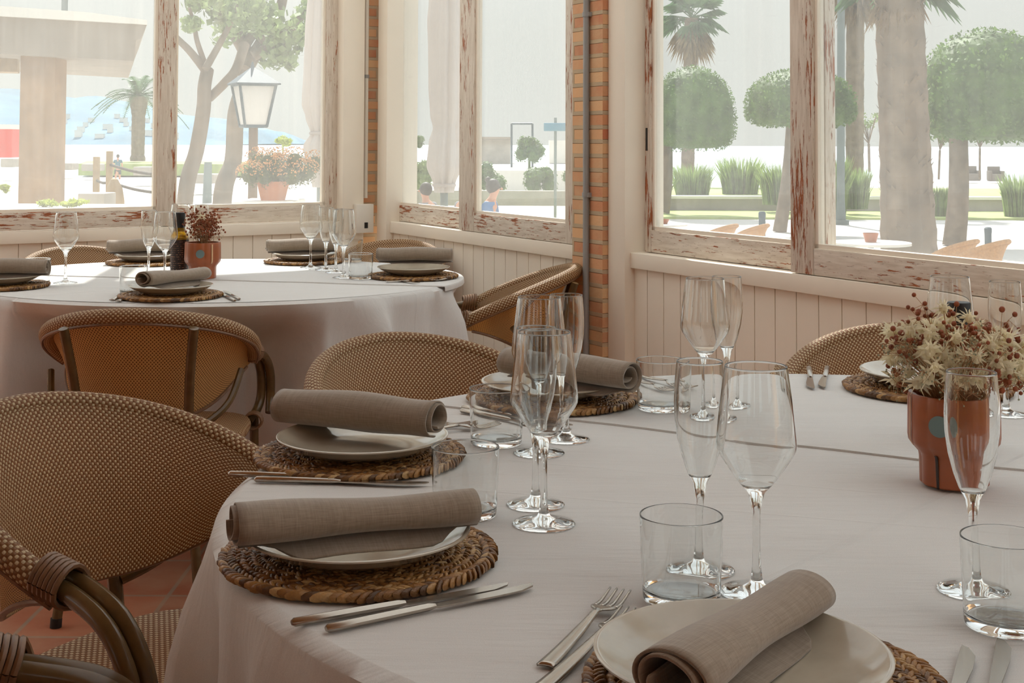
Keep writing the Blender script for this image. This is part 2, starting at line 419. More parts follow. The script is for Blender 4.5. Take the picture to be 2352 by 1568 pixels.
DUST = .13
def pane_mat():
    m = NT('dusty_window_pane')
    c = m.coord('Object'); t = m.n('ShaderNodeBsdfTransparent'); t.inputs[0].default_value = (.88, .885, .875, 1)
    d = m.n('ShaderNodeBsdfTranslucent'); d.inputs[0].default_value = (.72, .72, .69, 1)
    df = m.n('ShaderNodeBsdfDiffuse'); df.inputs[0].default_value = (.9, .88, .84, 1)
    md = m.n('ShaderNodeMixShader'); md.inputs[0].default_value = .35; m.l(d.outputs[0], md.inputs[1]); m.l(df.outputs[0], md.inputs[2])
    a = m.noise(c, 2.2, 6, .6); st = m.noise(m.coord('Object', (30, 30, 1.5)), 1.5, 5); sc = m.noise(m.coord('Object', (6, 6, 40)), 2, 5, .7)
    f = m.math('ADD', m.math('MULTIPLY', a, .10), m.math('MULTIPLY', st, .08))
    f = m.math('ADD', f, m.math('MULTIPLY', m.ramp(sc, (.62, (0, 0, 0)), (.74, (1, 1, 1))), .05))
    f = m.math('ADD', f, DUST - .09)
    mx = m.n('ShaderNodeMixShader'); m.l(f, mx.inputs[0]); m.l(t.outputs[0], mx.inputs[1]); m.l(md.outputs[0], mx.inputs[2])
    gl = m.n('ShaderNodeBsdfGlossy'); gl.inputs['Roughness'].default_value = .02; fr = m.n('ShaderNodeLayerWeight')
    ff = m.math('ADD', m.math('MULTIPLY', m.math('POWER', fr.outputs['Facing'], 5), .5), .02)
    m2 = m.n('ShaderNodeMixShader'); m.l(ff, m2.inputs[0]); m.l(mx.outputs[0], m2.inputs[1]); m.l(gl.outputs[0], m2.inputs[2])
    m.l(m2.outputs[0], m.out.inputs[0]); return m.m
M['pane'] = pane_mat()
def water():
    m = NT('sea_water'); m.bsdf(srgb(168, 180, 184), .5); m.bump(m.noise(m.coord(), .4, 4), .5, .3); return m.m
M['water'] = water()
def lampglass():
    m = NT('frosted_lantern_glass'); b = m.bsdf(srgb(236, 234, 232), .5)
    t = m.n('ShaderNodeBsdfTranslucent'); t.inputs[0].default_value = (.95, .93, .9, 1); mx = m.n('ShaderNodeMixShader'); mx.inputs[0].default_value = .6
    m.l(b.outputs[0], mx.inputs[1]); m.l(t.outputs[0], mx.inputs[2]); m.l(mx.outputs[0], m.out.inputs[0]); return m.m
M['lampglass'] = lampglass()
for k in ('ceiling', 'leaf', 'topiary', 'palmleaf', 'grass', 'bushleaf', 'yellowleaf', 'canvas', 'dryflower'):
    t = M[k].node_tree; b = [n for n in t.nodes if n.type == 'BSDF_PRINCIPLED'][0]; o = [n for n in t.nodes if n.type == 'OUTPUT_MATERIAL'][0]
    tr = t.nodes.new('ShaderNodeBsdfTranslucent'); mx = t.nodes.new('ShaderNodeMixShader'); mx.inputs[0].default_value = .5 if k == 'ceiling' else .45
    src = b.inputs['Base Color'].links[0].from_socket; t.links.new(src, tr.inputs[0])
    t.links.new(b.outputs[0], mx.inputs[1]); t.links.new(tr.outputs[0], mx.inputs[2]); t.links.new(mx.outputs[0], o.inputs[0])

# ================================================================== THE ROOM
CN = Vector((-.616, 6.257, 0))
class Wall:
    def __init__(s, ang):
        s.d = Vector((cos(ang), sin(ang), 0)); s.n = Vector((-sin(ang), cos(ang), 0)); s.ang = ang
        s.M = Matrix.Translation(CN) @ Matrix.Rotation(ang, 4, 'Z')
    def u(s, px, v=0, py=420):
        r = ray(px, py); k = r.x / r.y
        return (k * (CN.y + v * s.n.y) - (CN.x + v * s.n.x)) / (s.d.x - k * s.d.y)
    def at(s, e): e.location = CN; e.rotation_euler = (0, 0, s.ang); return e
    def p(s, u, v, z=0): return s.M @ Vector((u, v, z))
WA = Wall(radians(33.4)); WB = Wall(radians(-61.2))
SILL, HEAD, CEIL = .84, 2.44, 2.72
UA0, UB1 = -7.0, 8.5

def planks(mb, u0, u1, z0, z1, v0, v1, w=.09, gap=.0035):
    u = u0
    while u < u1 - .005:
        e = min(u + w - gap, u1); mb.box(u, e, v0, v1, z0, z1); u += w
    mb.box(u0, u1, v0 + .006, v1, z0, z1)
def brickbox(mb, u0, u1, v0, v1, z0, z1):
    nz = 1
    def q(a, b, c, d, ua, ub): mb.add([a, b, c, d], [(0, 1, 2, 3)], [(ua, z0), (ub, z0), (ub, z1), (ua, z1)])
    V = Vector
    q(V((u0, v0, z0)), V((u1, v0, z0)), V((u1, v0, z1)), V((u0, v0, z1)), u0, u1)
    q(V((u1, v0, z0)), V((u1, v1, z0)), V((u1, v1, z1)), V((u1, v0, z1)), u1 + .02, u1 + .02 + v1 - v0)
    q(V((u1, v1, z0)), V((u0, v1, z0)), V((u0, v1, z1)), V((u1, v1, z1)), u0, u1)
    q(V((u0, v1, z0)), V((u0, v0, z0)), V((u0, v0, z1)), V((u0, v1, z1)), u0 - (v1 - v0), u0)
    q(V((u0, v0, z1)), V((u1, v0, z1)), V((u1, v1, z1)), V((u0, v1, z1)), u0, u1)

def wall(name, W, lows, casings):
    e = struct(W.at(empty(name)))
    u0 = min(a for a, b in lows); u1 = max(b for a, b in lows)
    for a, b in lows:
        m = MB(); planks(m, a, b, .0, SILL - .05, .012, .10); m.build('plank_panel', M['paint'], e, smooth=0)
        m = MB(); m.box(a, b, -.004, .13, SILL - .052, SILL - .002, bev=.003); m.build('ledge_board', M['paint'], e)
        m = MB(); m.box(a, b, -.004, .02, 0, .10); m.build('skirting', M['paint'], e)
        m = MB(); m.box(a, b, 0, .13, HEAD, CEIL); m.build('header', M['paint'], e)
    for a, b, v in casings:
        m = MB(); m.box(a, b, v, .13, 0, CEIL, bev=.004); m.build('casing_post', M['paint'], e)
    return e

a835 = WA.u(836, -.02); b862 = WB.u(866, -.025)
pb0, pb1 = WB.u(1315, -.045), WB.u(1384, -.045)
cb3a, cb3b = pb1 + .002, WB.u(1438, -.02)
wall('wall_back', WA, [(UA0, a835)], [(WA.u(787, -.02), a835, -.02), (-3.2, -3.05, -.02), (-5.4, -5.25, -.02)])
wall('wall_right', WB, [(b862, pb0), (pb1, UB1)], [(b862, WB.u(887, -.025), -.025), (cb3a, cb3b, -.025), (4.3, 4.45, -.02), (6.6, 6.75, -.02)])

def window(n, W, u0, u1, v, sl, sr, latch=None):
    e = struct(W.at(empty('window_%d' % n))); z0, z1, t, rh = SILL, HEAD, .036, .072
    for a, b in ((u0, u0 + sl), (u1 - sr, u1)):
        m = MB(); m.box(a, b, v, v + t, z0, z1, bev=.003); st_ = m.build('stile', M['peel_v'], e)
    for a, b in ((z0, z0 + rh), (z1 - rh, z1)):
        m = MB(); m.box(u0 + sl, u1 - sr, v + .001, v + t - .001, a, b, bev=.003); m.build('rail', M['peel_h'], e)
    m = MB(); g = .012
    for a, b, c, d in ((u0 + sl, u0 + sl + g, z0 + rh, z1 - rh), (u1 - sr - g, u1 - sr, z0 + rh, z1 - rh), (u0 + sl, u1 - sr, z0 + rh, z0 + rh + g), (u0 + sl, u1 - sr, z1 - rh - g, z1 - rh)):
        m.box(a, b, v + .008, v + t - .006, c, d)
    m.build('glazing_bead', M['paint'], e)
    m = MB(); m.box(u0 + sl + .002, u1 - sr - .002, v + .016, v + .020, z0 + rh + .002, z1 - rh - .002); m.build('glass_pane', M['pane'], e, smooth=0)
    if latch is not None:
        m = MB(); m.box(latch - .005, latch + .005, v - .002, v + .004, 1.17, 1.245, bev=.0015); m.build('latch', M['black'], st_)
    return e
# back wall pair
u_l = WA.u(403, 0); u_s = WA.u(360, 0)
window(1, WA, u_l - 1.02, u_l, 0.0, .07, u_l - u_s)
ur = WA.u(784, .04)
window(2, WA, WA.u(372, .04), ur, .04, .055, ur - WA.u(747, .04), WA.u(778, .04))
for k, (a, b) in enumerate(((-2.95, u_l - 1.05), (-5.2, -3.25))):
    if b - a > .3: window(7 + k, WA, a, b, .02, .07, .07)
# right wall, first pair
a = WB.u(888, .04); b = WB.u(1085, .04)
window(3, WB, a, b, .04, WB.u(914, .04) - a, .06, WB.u(890, .04) + .012)
a = WB.u(1054, 0); b = pb0 - .001
window(4, WB, a, b, 0, WB.u(1088, 0) - a, b - WB.u(1298, 0), b - .012)
# second pair
a = cb3b + .012; b = WB.u(1897, .045)
window(5, WB, a, b, .045, WB.u(1494, .045) - a, WB.u(1897, .045) - WB.u(1866, .045), a + .012)
a = WB.u(1815, 0)
window(6, WB, a, a + 1.15, 0, WB.u(1867, 0) - a, .07)
m = MB(); m.box(a + 1.2, 4.3, .02, .05, SILL, HEAD); struct(WB.at(m.build('trim_1', M['paint']))) if a + 1.2 < 4.25 else None
for k, (a, b) in enumerate(((4.47, 6.58),)): window(9, WB, a, b, .02, .07, .07)

# brick pilaster and corner bricks
m = MB(); brickbox(m, pb0, pb1, -.045, .13, 0, CEIL); o = struct(WB.at(m.build('wall_pilaster', M['brick'], smooth=0)))
m = MB(); mc = WA.u(840, .02); brickbox(m, a835 + .001, .08, .02, .12, 0, CEIL); o = struct(WA.at(m.build('wall_corner', M['brick'], smooth=0)))
# floor, plinth, ceiling
d1, d2, n1, n2 = WA.d, WB.d, WA.n, WB.n
def quad(o1, o2, far1=7.2, far2=8.7):
    c = CN + n1 * o1 + n2 * o2
    return [((c - d1 * far1).x, (c - d1 * far1).y), ((c - d1 * far1 + d2 * far2).x, (c - d1 * far1 + d2 * far2).y), ((c + d2 * far2).x, (c + d2 * far2).y), (c.x, c.y)]
m = MB(); m.prism(quad(.14, .14), -.03, 0); struct(m.build('floor', M['tiles'], smooth=0))
m = MB(); m.prism(quad(.12, .12), -.8, -.031); struct(m.build('trim_plinth', M['stone'], smooth=0))
def lq(o1, o2, a, b):
    c = CN + n1 * o1 + n2 * o2; return c - d1 * a + d2 * b
BD = 1.9
P0 = [lq(.16, .16, 0, 0), lq(.16, .16, 7.2, 0), lq(-BD, -BD, 7.2, 0), lq(-BD, -BD, 0, 0), lq(-BD, -BD, 0, 8.7), lq(.16, .16, 0, 8.7)]
m = MB(); m.prism([(p.x, p.y) for p in P0], CEIL, CEIL + .03); struct(m.build('ceiling', M['ceiling'], smooth=0))  # unseen canvas band along the windows, added for its light
m = MB(); m.prism([(p.x, p.y) for p in (lq(-BD, -BD, 0, 0), lq(-BD, -BD, 7.2, 0), lq(-BD, -BD, 7.2, 7), lq(-BD, -BD, 0, 7))], CEIL + .001, CEIL + .1); struct(m.build('ceiling_boards', M['roofboards'], smooth=0))
# the two unseen sides: low wall, and piers widened to cut light from behind
cc = CN - d1 * 7.0 + d2 * 8.5
def openside(name, p0, p1, n):
    d = (p1 - p0); L = d.length; d.normalize(); ang = atan2(d.y, d.x)
    e = struct(empty(name, p0, ang))
    m = MB(); m.box(0, L, -.06, .06, 2.1, CEIL); m.build('header', M['roofboards'], e)
    for i in range(n + 1):
        u = L * i / n; m = MB(); m.box(u - .8, u + .8, -.06, .06, 0, 2.1); m.build('pier', M['roofboards'], e)
    m = MB(); m.box(0, L, -.05, .05, 0, 1.1); m.build('low_wall', M['roofboards'], e)
openside('wall_left', CN - d1 * 7.0, cc, 3)
openside('wall_front', cc, CN + d2 * 8.5, 3)

# conduits and boxes
def pipe(label, W, px, v, z0, z1, r, clamps, mat):
    e = W.at(empty('conduit_pipe')); tag(e, label, 'pipe')
    u = W.u(px, v)
    m = MB(); m.tube([(u, v, z0), (u, v, z1)], r, 12); m.build('pipe', mat, e)
    for z in clamps:
        m = MB(); m.box(u - r * 2.2, u + r * 1.6, v - r * .2, v + r + .002, z - .008, z + .008, bev=.002); m.tube([(u, v, z - .008), (u, v, z + .008)], r * 1.25, 12); m.build('clamp', M['pipe'], e)
    return u
up = pipe('grey metal conduit running up the brick pilaster between the windows', WB, 1346, -.045 - .012, .32, CEIL, .0105, (.38, 1.02, 1.63), M['pipe'])
m = MB(); m.box(up - .035, up + .03, -.045 - .042, -.045, .22, .34, bev=.004); tag(WB.at(m.build('junction_box', M['whitebox'])), 'small cream junction box at the foot of the grey conduit on the bricks', 'box')
ua = WA.u(840, .0)
pipe('thin pale conduit in the back corner above the white electrical box', WA, 840, .008, SILL + .1, CEIL, .009, (1.5,), M['whitebox'])
e = empty('electrical_box'); WA.at(e); tag(e, 'white electrical box with a small dark slot in the back corner', 'box')
ubx0, ubx1 = WA.u(819, -.05), WA.u(858, -.05)
zc = CAMH - (470 - YH) / F * WA.p(ubx0, -.05).y; zd = CAMH - (536 - YH) / F * WA.p(ubx0, -.05).y
m = MB(); m.box(ubx0, ubx1, -.055, -.02, zd, zc, bev=.004); m.build('housing', M['whitebox'], e)
m = MB(); um = (ubx0 + ubx1) / 2 + .004; m.box(um - .008, um + .008, -.058, -.054, zd + .022, zd + .048); m.build('slot', M['black'], e)

# ================================================================== TABLES
def fold(a, seed):
    p = a * 15 + seed + .9 * sin(a * 3 + seed); q = a * 26 + seed * 2.3 + .7 * sin(a * 4)
    return (1 - 2 * abs(sin(p / 2)) ** .8) * .55 + sin(q) * .34 + sin(a * 41 + seed * 5) * .10
def tablecloth(name, cx, cy, rx, ry, hem, seed, step, label, dents=(), seats=()):
    """round top, rounded edge, draped skirt"""
    def edge(a):
        return rx * cos(a), ry * sin(a)
    prof = [0, .25, .5, .7, .82, .9, .95, .975]
    nt = 14; H = .75 - hem
    def fn(i, j):
        return onseat(fn0(i, j))
    def onseat(v):
        for i in seats:
            (sx_, sy_), (fx, fy), _ = CH[i]; n = hypot(fx, fy); fx /= n; fy /= n; ex, ey = v.x + cx - sx_, v.y + cy - sy_
            if abs(ex * fx + ey * fy) < .25 and abs(-ex * fy + ey * fx) < .262 and v.z < .438: v.z = .438
        return v
    def fn0(i, j):
        a = 2 * pi * i; k = j * (len(prof) + nt - 1); ki = int(round(k))
        ex, ey = edge(a); rr = hypot(ex, ey)
        if ki < len(prof):
            q = prof[ki]; x, y = ex * q, ey * q; z = .75
        else:
            s = (ki - len(prof)) / (nt - 1)
            if s < .12:
                b = s / .12 * pi / 2; off = -.02 + .02 * sin(b); dz = -.02 * (1 - cos(b))
            else:
                s2 = (s - .12) / .88; off = s2 * .055 + fold(a, seed) * .036 * min(1, s2 * 6) * (1 + 1.2 * s2) ; dz = -.02 - (H - .02) * s2
                dz += 0.012 * sin(a * 5 + seed) * s2
            q = (rr + off) / rr; x, y = ex * q, ey * q; z = .75 + dz
            for da, dw, ft in dents:      # where the cloth is pushed in by a chair seat and its arms
                t = abs((a - da + pi) % (2 * pi) - pi)
                if t < dw and z < .72:
                    kk = min(1, (.72 - z) / .10) * min(1, (dw - t) / (dw * .25)); r_ = hypot(x, y)
                    q2 = 1 + (min(r_, ft - .040 + .045 * fold(a, seed)) / r_ - 1) * kk; x *= q2; y *= q2
        return Vector((x, y, z))
    m = MB(); nu = 420
    m.grid(fn, nu, len(prof) + nt - 1, uv=lambda a, b: (a * 6, b))
    m.weld = True
    o = m.build(name, M['cloth'], loc=(cx, cy, 0), smooth=60, solid=0)
    # the second cloth laid over the back half, its hem running across the table
    nx_, ny_, c0 = step; P = []; N = 160; kx = 1.004
    for i in range(N):
        a = 2 * pi * i / N; x, y = rx * kx * cos(a), ry * kx * sin(a); dd = x * nx_ + y * ny_ - c0
        if dd > 0: P.append((a, x, y))
    # rotate so the gap lies at the ends of the list
    gaps = [(P[(i + 1) % len(P)][0] - P[i][0]) % (2 * pi) for i in range(len(P))]; g = gaps.index(max(gaps)); P = P[g + 1:] + P[:g + 1]
    arc = [Vector((x, y, 0)) for _, x, y in P]; A, B = arc[0], arc[-1]
    line = [B.lerp(A, k / 24) + Vector((nx_, ny_, 0)) * (.004 * sin(k * 1.3 + seed) + .003 * sin(k * .5)) for k in range(1, 24)]
    poly = arc + line; m = MB(); n = len(poly)
    top = [p + Vector((0, 0, .7532)) for p in poly]; bot_ = [p + Vector((0, 0, .7498)) for p in poly]
    ctr = sum(top, Vector()) / n
    m.add(top + bot_ + [ctr], [(i, (i + 1) % n, 2 * n) for i in range(n)] + [(i, n + i, n + (i + 1) % n, (i + 1) % n) for i in range(n)])
    ov = m.build('overlay_cloth', M['cloth'], o, smooth=30)
    # its hanging edge round the back of the table
    m = MB(); m.grid(lambda u, v: Vector((arc[int(u * (len(arc) - 1))].x * (1 + .004 * sin(v * pi / 2)), arc[int(u * (len(arc) - 1))].y * (1 + .004 * sin(v * pi / 2)), .7532 - .014 * v * v - .002 * v)), len(arc) - 1, 4)
    m.build('overlay_edge', M['cloth'], o)
    return o
def table(cx, cy, rx, ry, label):
    e = empty('dining_table', (cx, cy, 0)); tag(e, label, 'table')
    m = MB(); m.lathe([(0, .745), (rx - .03, .745), (rx - .025, .74), (rx - .025, .72), (0, .72)], 64, rf=None)
    o = m.build('tabletop', M['darkwood'], e); o.scale.y = ry / rx
    m = MB(); m.lathe([(0, .72), (.05, .72), (.045, .1), (.06, .06), (.25, .03), (.27, 0), (0, 0)], 32); m.build('pedestal', M['tube'], e)
    return e
NX, NY, NR = .50, 1.735, .862
FX, FY, FRX, FRY = -.965, 4.42, .805, .705
def stepline(p, q, cx, cy):
    d = (q - p).normalized(); n = Vector((-d.y, d.x, 0))
    if n.y < 0: n = -n
    return (n.x, n.y, n.x * (p.x - cx) + n.y * (p.y - cy))
table(NX, NY, NR, NR, 'round dining table under the pale cloth in the foreground')
table(FX, FY, FRX, FRY, 'round dining table under the pale cloth by the back windows')
CH = [  # x, y, facing, label
    ((-.512, 2.02), (.866, -.5), 'woven armchair at the left edge, its curved back facing the foreground table'),
    ((-.60, 1.257), (1, .06), 'nearest armchair in the bottom left corner, only an arm showing'),
    ((-.955, 3.65), (-.05, 1), 'armchair seen from behind, tucked under the front of the far table'),
    ((-.095, 2.65), (.56, -.83), 'woven armchair tucked behind the left side of the foreground table'),
    ((-.10, 4.63), (-1, .03), 'armchair seen side on between the far table and the brick pilaster'),
    ((-.57, 5.46), (-.34, -.94), 'small distant armchair in the back corner below the electrical box'),
    ((-1.55, 5.09), (.58, -.81), 'distant armchair below the back left window, behind the far table'),
    ((.83, 2.80), (-.25, -.96), 'armchair with sunlit rim behind the dried flowers and the plank wall'),
]
def dents_for(cx, cy, rx, ry, ids):
    out = []
    for i in ids:
        (x, y), (fx, fy), _ = CH[i]; n = hypot(fx, fy); fx /= n; fy /= n
        tips = [Vector((x + fx * f - fy * l - cx, y + fy * f + fx * l - cy, 0)) for f, l in ((.27, -.30), (.27, .30), (.27, 0))]
        an = [atan2(t.y / ry, t.x / rx) for t in tips]; mid = an[2]
        dw = max(abs((q - mid + pi) % (2 * pi) - pi) for q in an[:2]) + .10
        ft = min(t.length for t in tips) - .02
        out.append((mid, dw, ft))
    return out
STEPN = stepline(onz(1560, 1000), onz(2352, 1090), NX, NY); STEPF = stepline(onz(500, 645), onz(1030, 660), FX, FY)
cn_ = tablecloth('tablecloth', NX, NY, NR, NR, .12, 1.3, stepline(onz(1560, 1000), onz(2352, 1090), NX, NY), '', dents_for(NX, NY, NR, NR, (3, 7)), (0, 1))
tag(cn_, 'pale grey-beige tablecloth draped over the large round table in the foreground', 'tablecloth')
cf_ = tablecloth('tablecloth', FX, FY, FRX, FRY, .28, 4.1, stepline(onz(500, 645), onz(1030, 660), FX, FY), '', dents_for(FX, FY, FRX, FRY, (2, 4, 5, 6)))
tag(cf_, 'pale tablecloth draped over the round table by the back corner windows', 'tablecloth')


# ================================================================== CHAIRS
def rim(s):
    f = s * radians(108); k = abs(s)
    return Vector((.255 * sin(f) * (1 - .02 * k ** 4), -.035 - .275 * cos(f), .778 - .158 * k ** 1.9))
def shell(s, t, push=0):
    r = rim(s); f = s * radians(108)
    b = Vector((.175 * sin(f), -.075 - .145 * cos(f), .492))
    w = min(1, abs(s)) ** 4
    b = b.lerp(r + Vector((0, 0, -.03)), w)
    p = r.lerp(b, t)
    out = Vector((sin(f), -cos(f), 0))
    return p + out * (-.018 * sin(pi * t) * (1 - w) + push)
def make_chair():
    e = empty('wicker_armchair')
    L = lambda s: s * .56
    m = MB(); m.fixn = False; m.grid(lambda a, b: shell(a * 2 - 1, b), 48, 12, uv=lambda a, b: (L(a * 2 - 1), b * .36))
    o = m.build('backrest', M['weave'], e)
    m = MB(); m.fixn = False; m.grid(lambda a, b: shell(a * 2 - 1, b, .007), 48, 12, uv=lambda a, b: (L(a * 2 - 1), b * .36), flip=True)
    o = m.build('backrest_outer', M['weaveback'], e); o['label'] = 'orange-brown woven outer side of the backrest'
    m = MB(); m.tube([rim(-1 + i / 32) + Vector((sin((-1 + i / 32) * radians(108)) * .013, -cos((-1 + i / 32) * radians(108)) * .013, -.012)) for i in range(65)], .0195, 16); rr_ = m.build('rolled_rim', M['weave'], e)
    m = MB(); pts = []
    for i in range(49):
        s = -1 + i / 24; f = s * radians(108); pts.append(rim(s) + Vector((sin(f) * .024, -cos(f) * .024, -.030)))
    m.tube(pts, .004, 6); o = m.build('rim_piping', M['binding'], rr_)
    m = MB(); m.tube([shell(-1 + i / 24, 1, .008) for i in range(1, 48)], .0045, 8); m.build('lower_piping', M['binding'], e)
    for sg in (-1, 1):
        for off, nm in ((0, 'inner'), (1, 'outer')):
            o1 = Vector((-.012, .0, .003)) if not off else Vector((.0145, .0, 0))
            p = [(.238, .03, .618), (.242, .09, .610), (.255, .165, .588), (.264, .215, .538), (.264, .230, .47)]
            if not off: p += [(.255, .21, .43), (.238, .165, .405)]
            else: p += [(.265, .208, .425)]
            pts = [Vector(q) + o1 for q in p]; pts = [Vector((q.x * sg, q.y, q.z)) for q in smoothpts(pts, 5)]
            m = MB(); m.tube(pts, .0128, 10); o = m.build('arm_tube', M['tube'], e)
        m = MB()
        for k in range(6):
            c = Vector((.246 * sg, .036 + k * .0085, .624 - k * .0015)); 
            ring = [c + Vector((cos(a) * .030, (.004 * sin(a * 2)), sin(a) * .026)) for a in [2 * pi * i / 16 for i in range(17)]]
            m.tube(ring, .0042, 6, caps=False)
        m.build('arm_binding', M['binding'], o)
        # seat side binding
        m = MB()
        for k in range(4):
            c = Vector((.240 * sg, .15 + k * .009, .412)); m.tube([c + Vector((cos(a) * .024, 0, sin(a) * .022)) for a in [2 * pi * i / 12 for i in range(13)]], .0036, 5, caps=False)
        m.build('seat_binding', M['binding'], e)
        # back post, running on as the rear leg
        m = MB(); m.tube(smoothpts([(.158 * sg, -.315, .735), (.142 * sg, -.275, .6), (.135 * sg, -.238, .45), (.145 * sg, -.24, .3), (.175 * sg, -.275, .012)], 5), .0125, 10); lg = m.build('leg', M['tube'], e)
        m = MB(); m.tube([(.176 * sg, -.276, 0), (.175 * sg, -.2745, .022)], .0145, 10); m.build('foot_cap', M['black'], lg)
        m = MB(); m.tube([(.238 * sg, .19, .42), (.24 * sg, .2, .2), (.245 * sg, .215, .012)], .0125, 10); lg = m.build('leg', M['tube'], e)
        m = MB(); m.tube([(.2452 * sg, .2155, 0), (.2449 * sg, .2145, .022)], .0145, 10); m.build('foot_cap', M['black'], lg)
        # curved brace from the arm to the foot of the backrest
        m = MB(); m.tube(smoothpts([(.245 * sg, -.11, .60), (.225 * sg, -.165, .53), (.185 * sg, -.205, .49), (.14 * sg, -.232, .47)], 5), .009, 8); m.build('brace', M['tube'], e)
        m = MB(); m.tube([(.238 * sg, -.19, .18), (.243 * sg, .2, .18)] if 0 else [(.16 * sg, -.25, .2), (.242 * sg, .2, .2)], .0085, 8); m.build('stretcher', M['tube'], e)
    # seat
    def seatp(a, b):
        an = 2 * pi * a; k = b
        ex = .235 * (abs(cos(an)) ** .55) * (1 if cos(an) > 0 else -1); ey = .222 * (abs(sin(an)) ** .55) * (1 if sin(an) > 0 else -.80)
        if ey < 0: ex *= 1 - .22 * (-ey / .178) ** 2
        if k <= .7: q = k / .7; return Vector((ex * q, ey * q, .428 - .008 * (1 - q * q)))
        q = (k - .7) / .3 * pi; return Vector((ex * (1 + .045 * sin(q)), ey * (1 + .045 * sin(q)), .428 - .015 * (1 - cos(q))))
    m = MB(); m.grid(seatp, 64, 20); m.uv = [(v[0], v[1]) for v in m.v]; m.weld = True
    m.build('seat', M['weave'], e)
    m = MB(); m.tube([(seatp(i / 48, .7) * .93) + Vector((0, 0, -.012)) for i in range(49)], .0115, 8, caps=False); m.build('seat_frame', M['tube'], e)
    return e
chair0 = make_chair()
for k, ((x, y), (fx, fy), lab) in enumerate(CH):
    c = chair0 if k == 0 else copy_tree(chair0)
    c.location = (x, y, 0); c.rotation_euler = (0, 0, atan2(-fx, fy)); tag(c, lab, 'chair', 'wicker armchairs round the tables')

# ================================================================== PLACE SETTINGS
ZT = .754
def make_mat():
    m = MB(); r = R; rr = random.Random(3)
    pitch, st = .0108, .0074
    def lobe(c, t, side, w, h, ln):
        a = atan2(t.y, t.x) + side * radians(33) + rr.uniform(-.16, .16)
        Mx = Matrix.Rotation(a, 4, 'Z') @ Matrix.Rotation(rr.uniform(-.2, .2), 4, 'Y')
        m.ball(c, (ln / 2, w / 2, h / 2), 6, 5, Mx)
    th = 0.0
    while True:
        rad = .006 + pitch * th / (2 * pi)
        if rad > .129: break
        c = Vector((rad * cos(th), rad * sin(th), 0)); t = Vector((-sin(th), cos(th), 0)); n = Vector((cos(th), sin(th), 0))
        for sgn in (-1, 1):
            lobe(c + n * sgn * .0028 + Vector((0, 0, .0065 + rr.uniform(-.0008, .001))), t, sgn, .0056, .0085, .0185)
        th += st / max(rad, .006)
    N = 104     # the thicker outer braid
    for i in range(N):
        a = 2 * pi * i / N
        for sgn in (-1, 1):
            c = Vector((cos(a), sin(a), 0)) * (.1375 + sgn * .0036) + Vector((0, 0, .0065)); t = Vector((-sin(a), cos(a), 0))
            lobe(c, t, sgn, .0068, .0105, .0235)
    return m.build('placemat', M['straw'], smooth=80)
mat0 = make_mat()
def make_plate():
    e = empty('dinner_plate')
    prof = [(0, 0), (.055, 0), (.062, .0015), (.062, .003), (.085, .006), (.104, .0145), (.1165, .0225), (.1185, .0232), (.1188, .0248), (.117, .0256), (.1145, .0249), (.102, .0178), (.084, .0105), (.06, .0085), (0, .0082)]
    m = MB(); m.lathe(prof, 72); return m.build('dinner_plate', M['ceramic'])
plate0 = make_plate()
bpy.data.objects.remove(bpy.data.objects['dinner_plate'], do_unlink=True) if bpy.data.objects['dinner_plate'].type == 'EMPTY' else None
plate0.name = 'dinner_plate'

def make_napkin(L=.25, w=.033, h=.0215, turns=2.3, taper=.18, seed=1, flap=.035, mir=-1):
    rr = random.Random(seed); nu, nv = 110, 22
    ph = [rr.uniform(0, 6) for _ in range(6)]
    def fn(a, b):
        # a runs along the rolled sheet from the heart of the roll to the loose flap, b along the length
        x = (b - .5) * L; k = 1 - taper * b + .05 * sin(b * 7 + ph[0])
        T = turns * 2 * pi; fl = .13
        if a < 1 - fl:
            q = a / (1 - fl); an = q * T + ph[1] * 0 - T - pi / 2
            rad = .42 + .58 * q ** .8
            y = w * k * rad * cos(an); z = h * k * rad * sin(an)
            z += .0025 * sin(b * 9 + ph[2] + q * 8) * (1 - q); y += .002 * sin(b * 6 + ph[3])
            z += h * k * .1 * sin(2 * an + ph[4]) * (1 - q)
        else:
            q = (a - (1 - fl)) / fl; win = max(0, min(1, (b - .12) / .1, (.9 - b) / .1)); y = q * (flap * .45 + w * .5) * win; z = -h * k - q * .009 * win + .001 * sin(b * 12 + ph[5]) * q
            y *= (1 - .25 * b)
        skew = .012 * (a - .5)
        return Vector((x + skew, y * mir, z + h * k))
    m = MB(); m.fixn = False; m.grid(fn, nu, nv)
    m.v = [tuple(v) for v in m.v]
    o = m.build('rolled_napkin', M['napkin'], smooth=80, solid=.0022)
    return o
nap = [make_napkin(seed=1), make_napkin(L=.25, w=.034, h=.026, seed=5, turns=2.2, taper=.05), ]
def make_knife():
    e = empty('table_knife')
    m = MB(); m.tube([(-.115, 0, .0045), (-.112, 0, .0045), (-.06, 0, .0045), (-.01, 0, .0045), (-.002, 0, .0045)], [.003, .0052, .0052, .0047, .003], 10, sq=(.75, 1)); m.build('handle', M['steel'], e)
    m = MB(); out = [(-.004, -.003), (.0, -.0055), (.06, -.0095), (.09, -.009), (.108, -.002), (.112, .004), (.1, .0045), (0, .0035), (-.004, .003)]
    m.prism(out, .0035, .0052); m.build('blade', M['steel'], e, smooth=30)
    return e
def arch(x):   # side profile of a fork
    if x < .03: return .003 + .006 * ((x + .1) / .13) ** 2
    t = (x - .03) / .065; return .009 - .006 * sin(t * pi * .55) + .007 * max(0, t - .55) ** 1 * 1.6
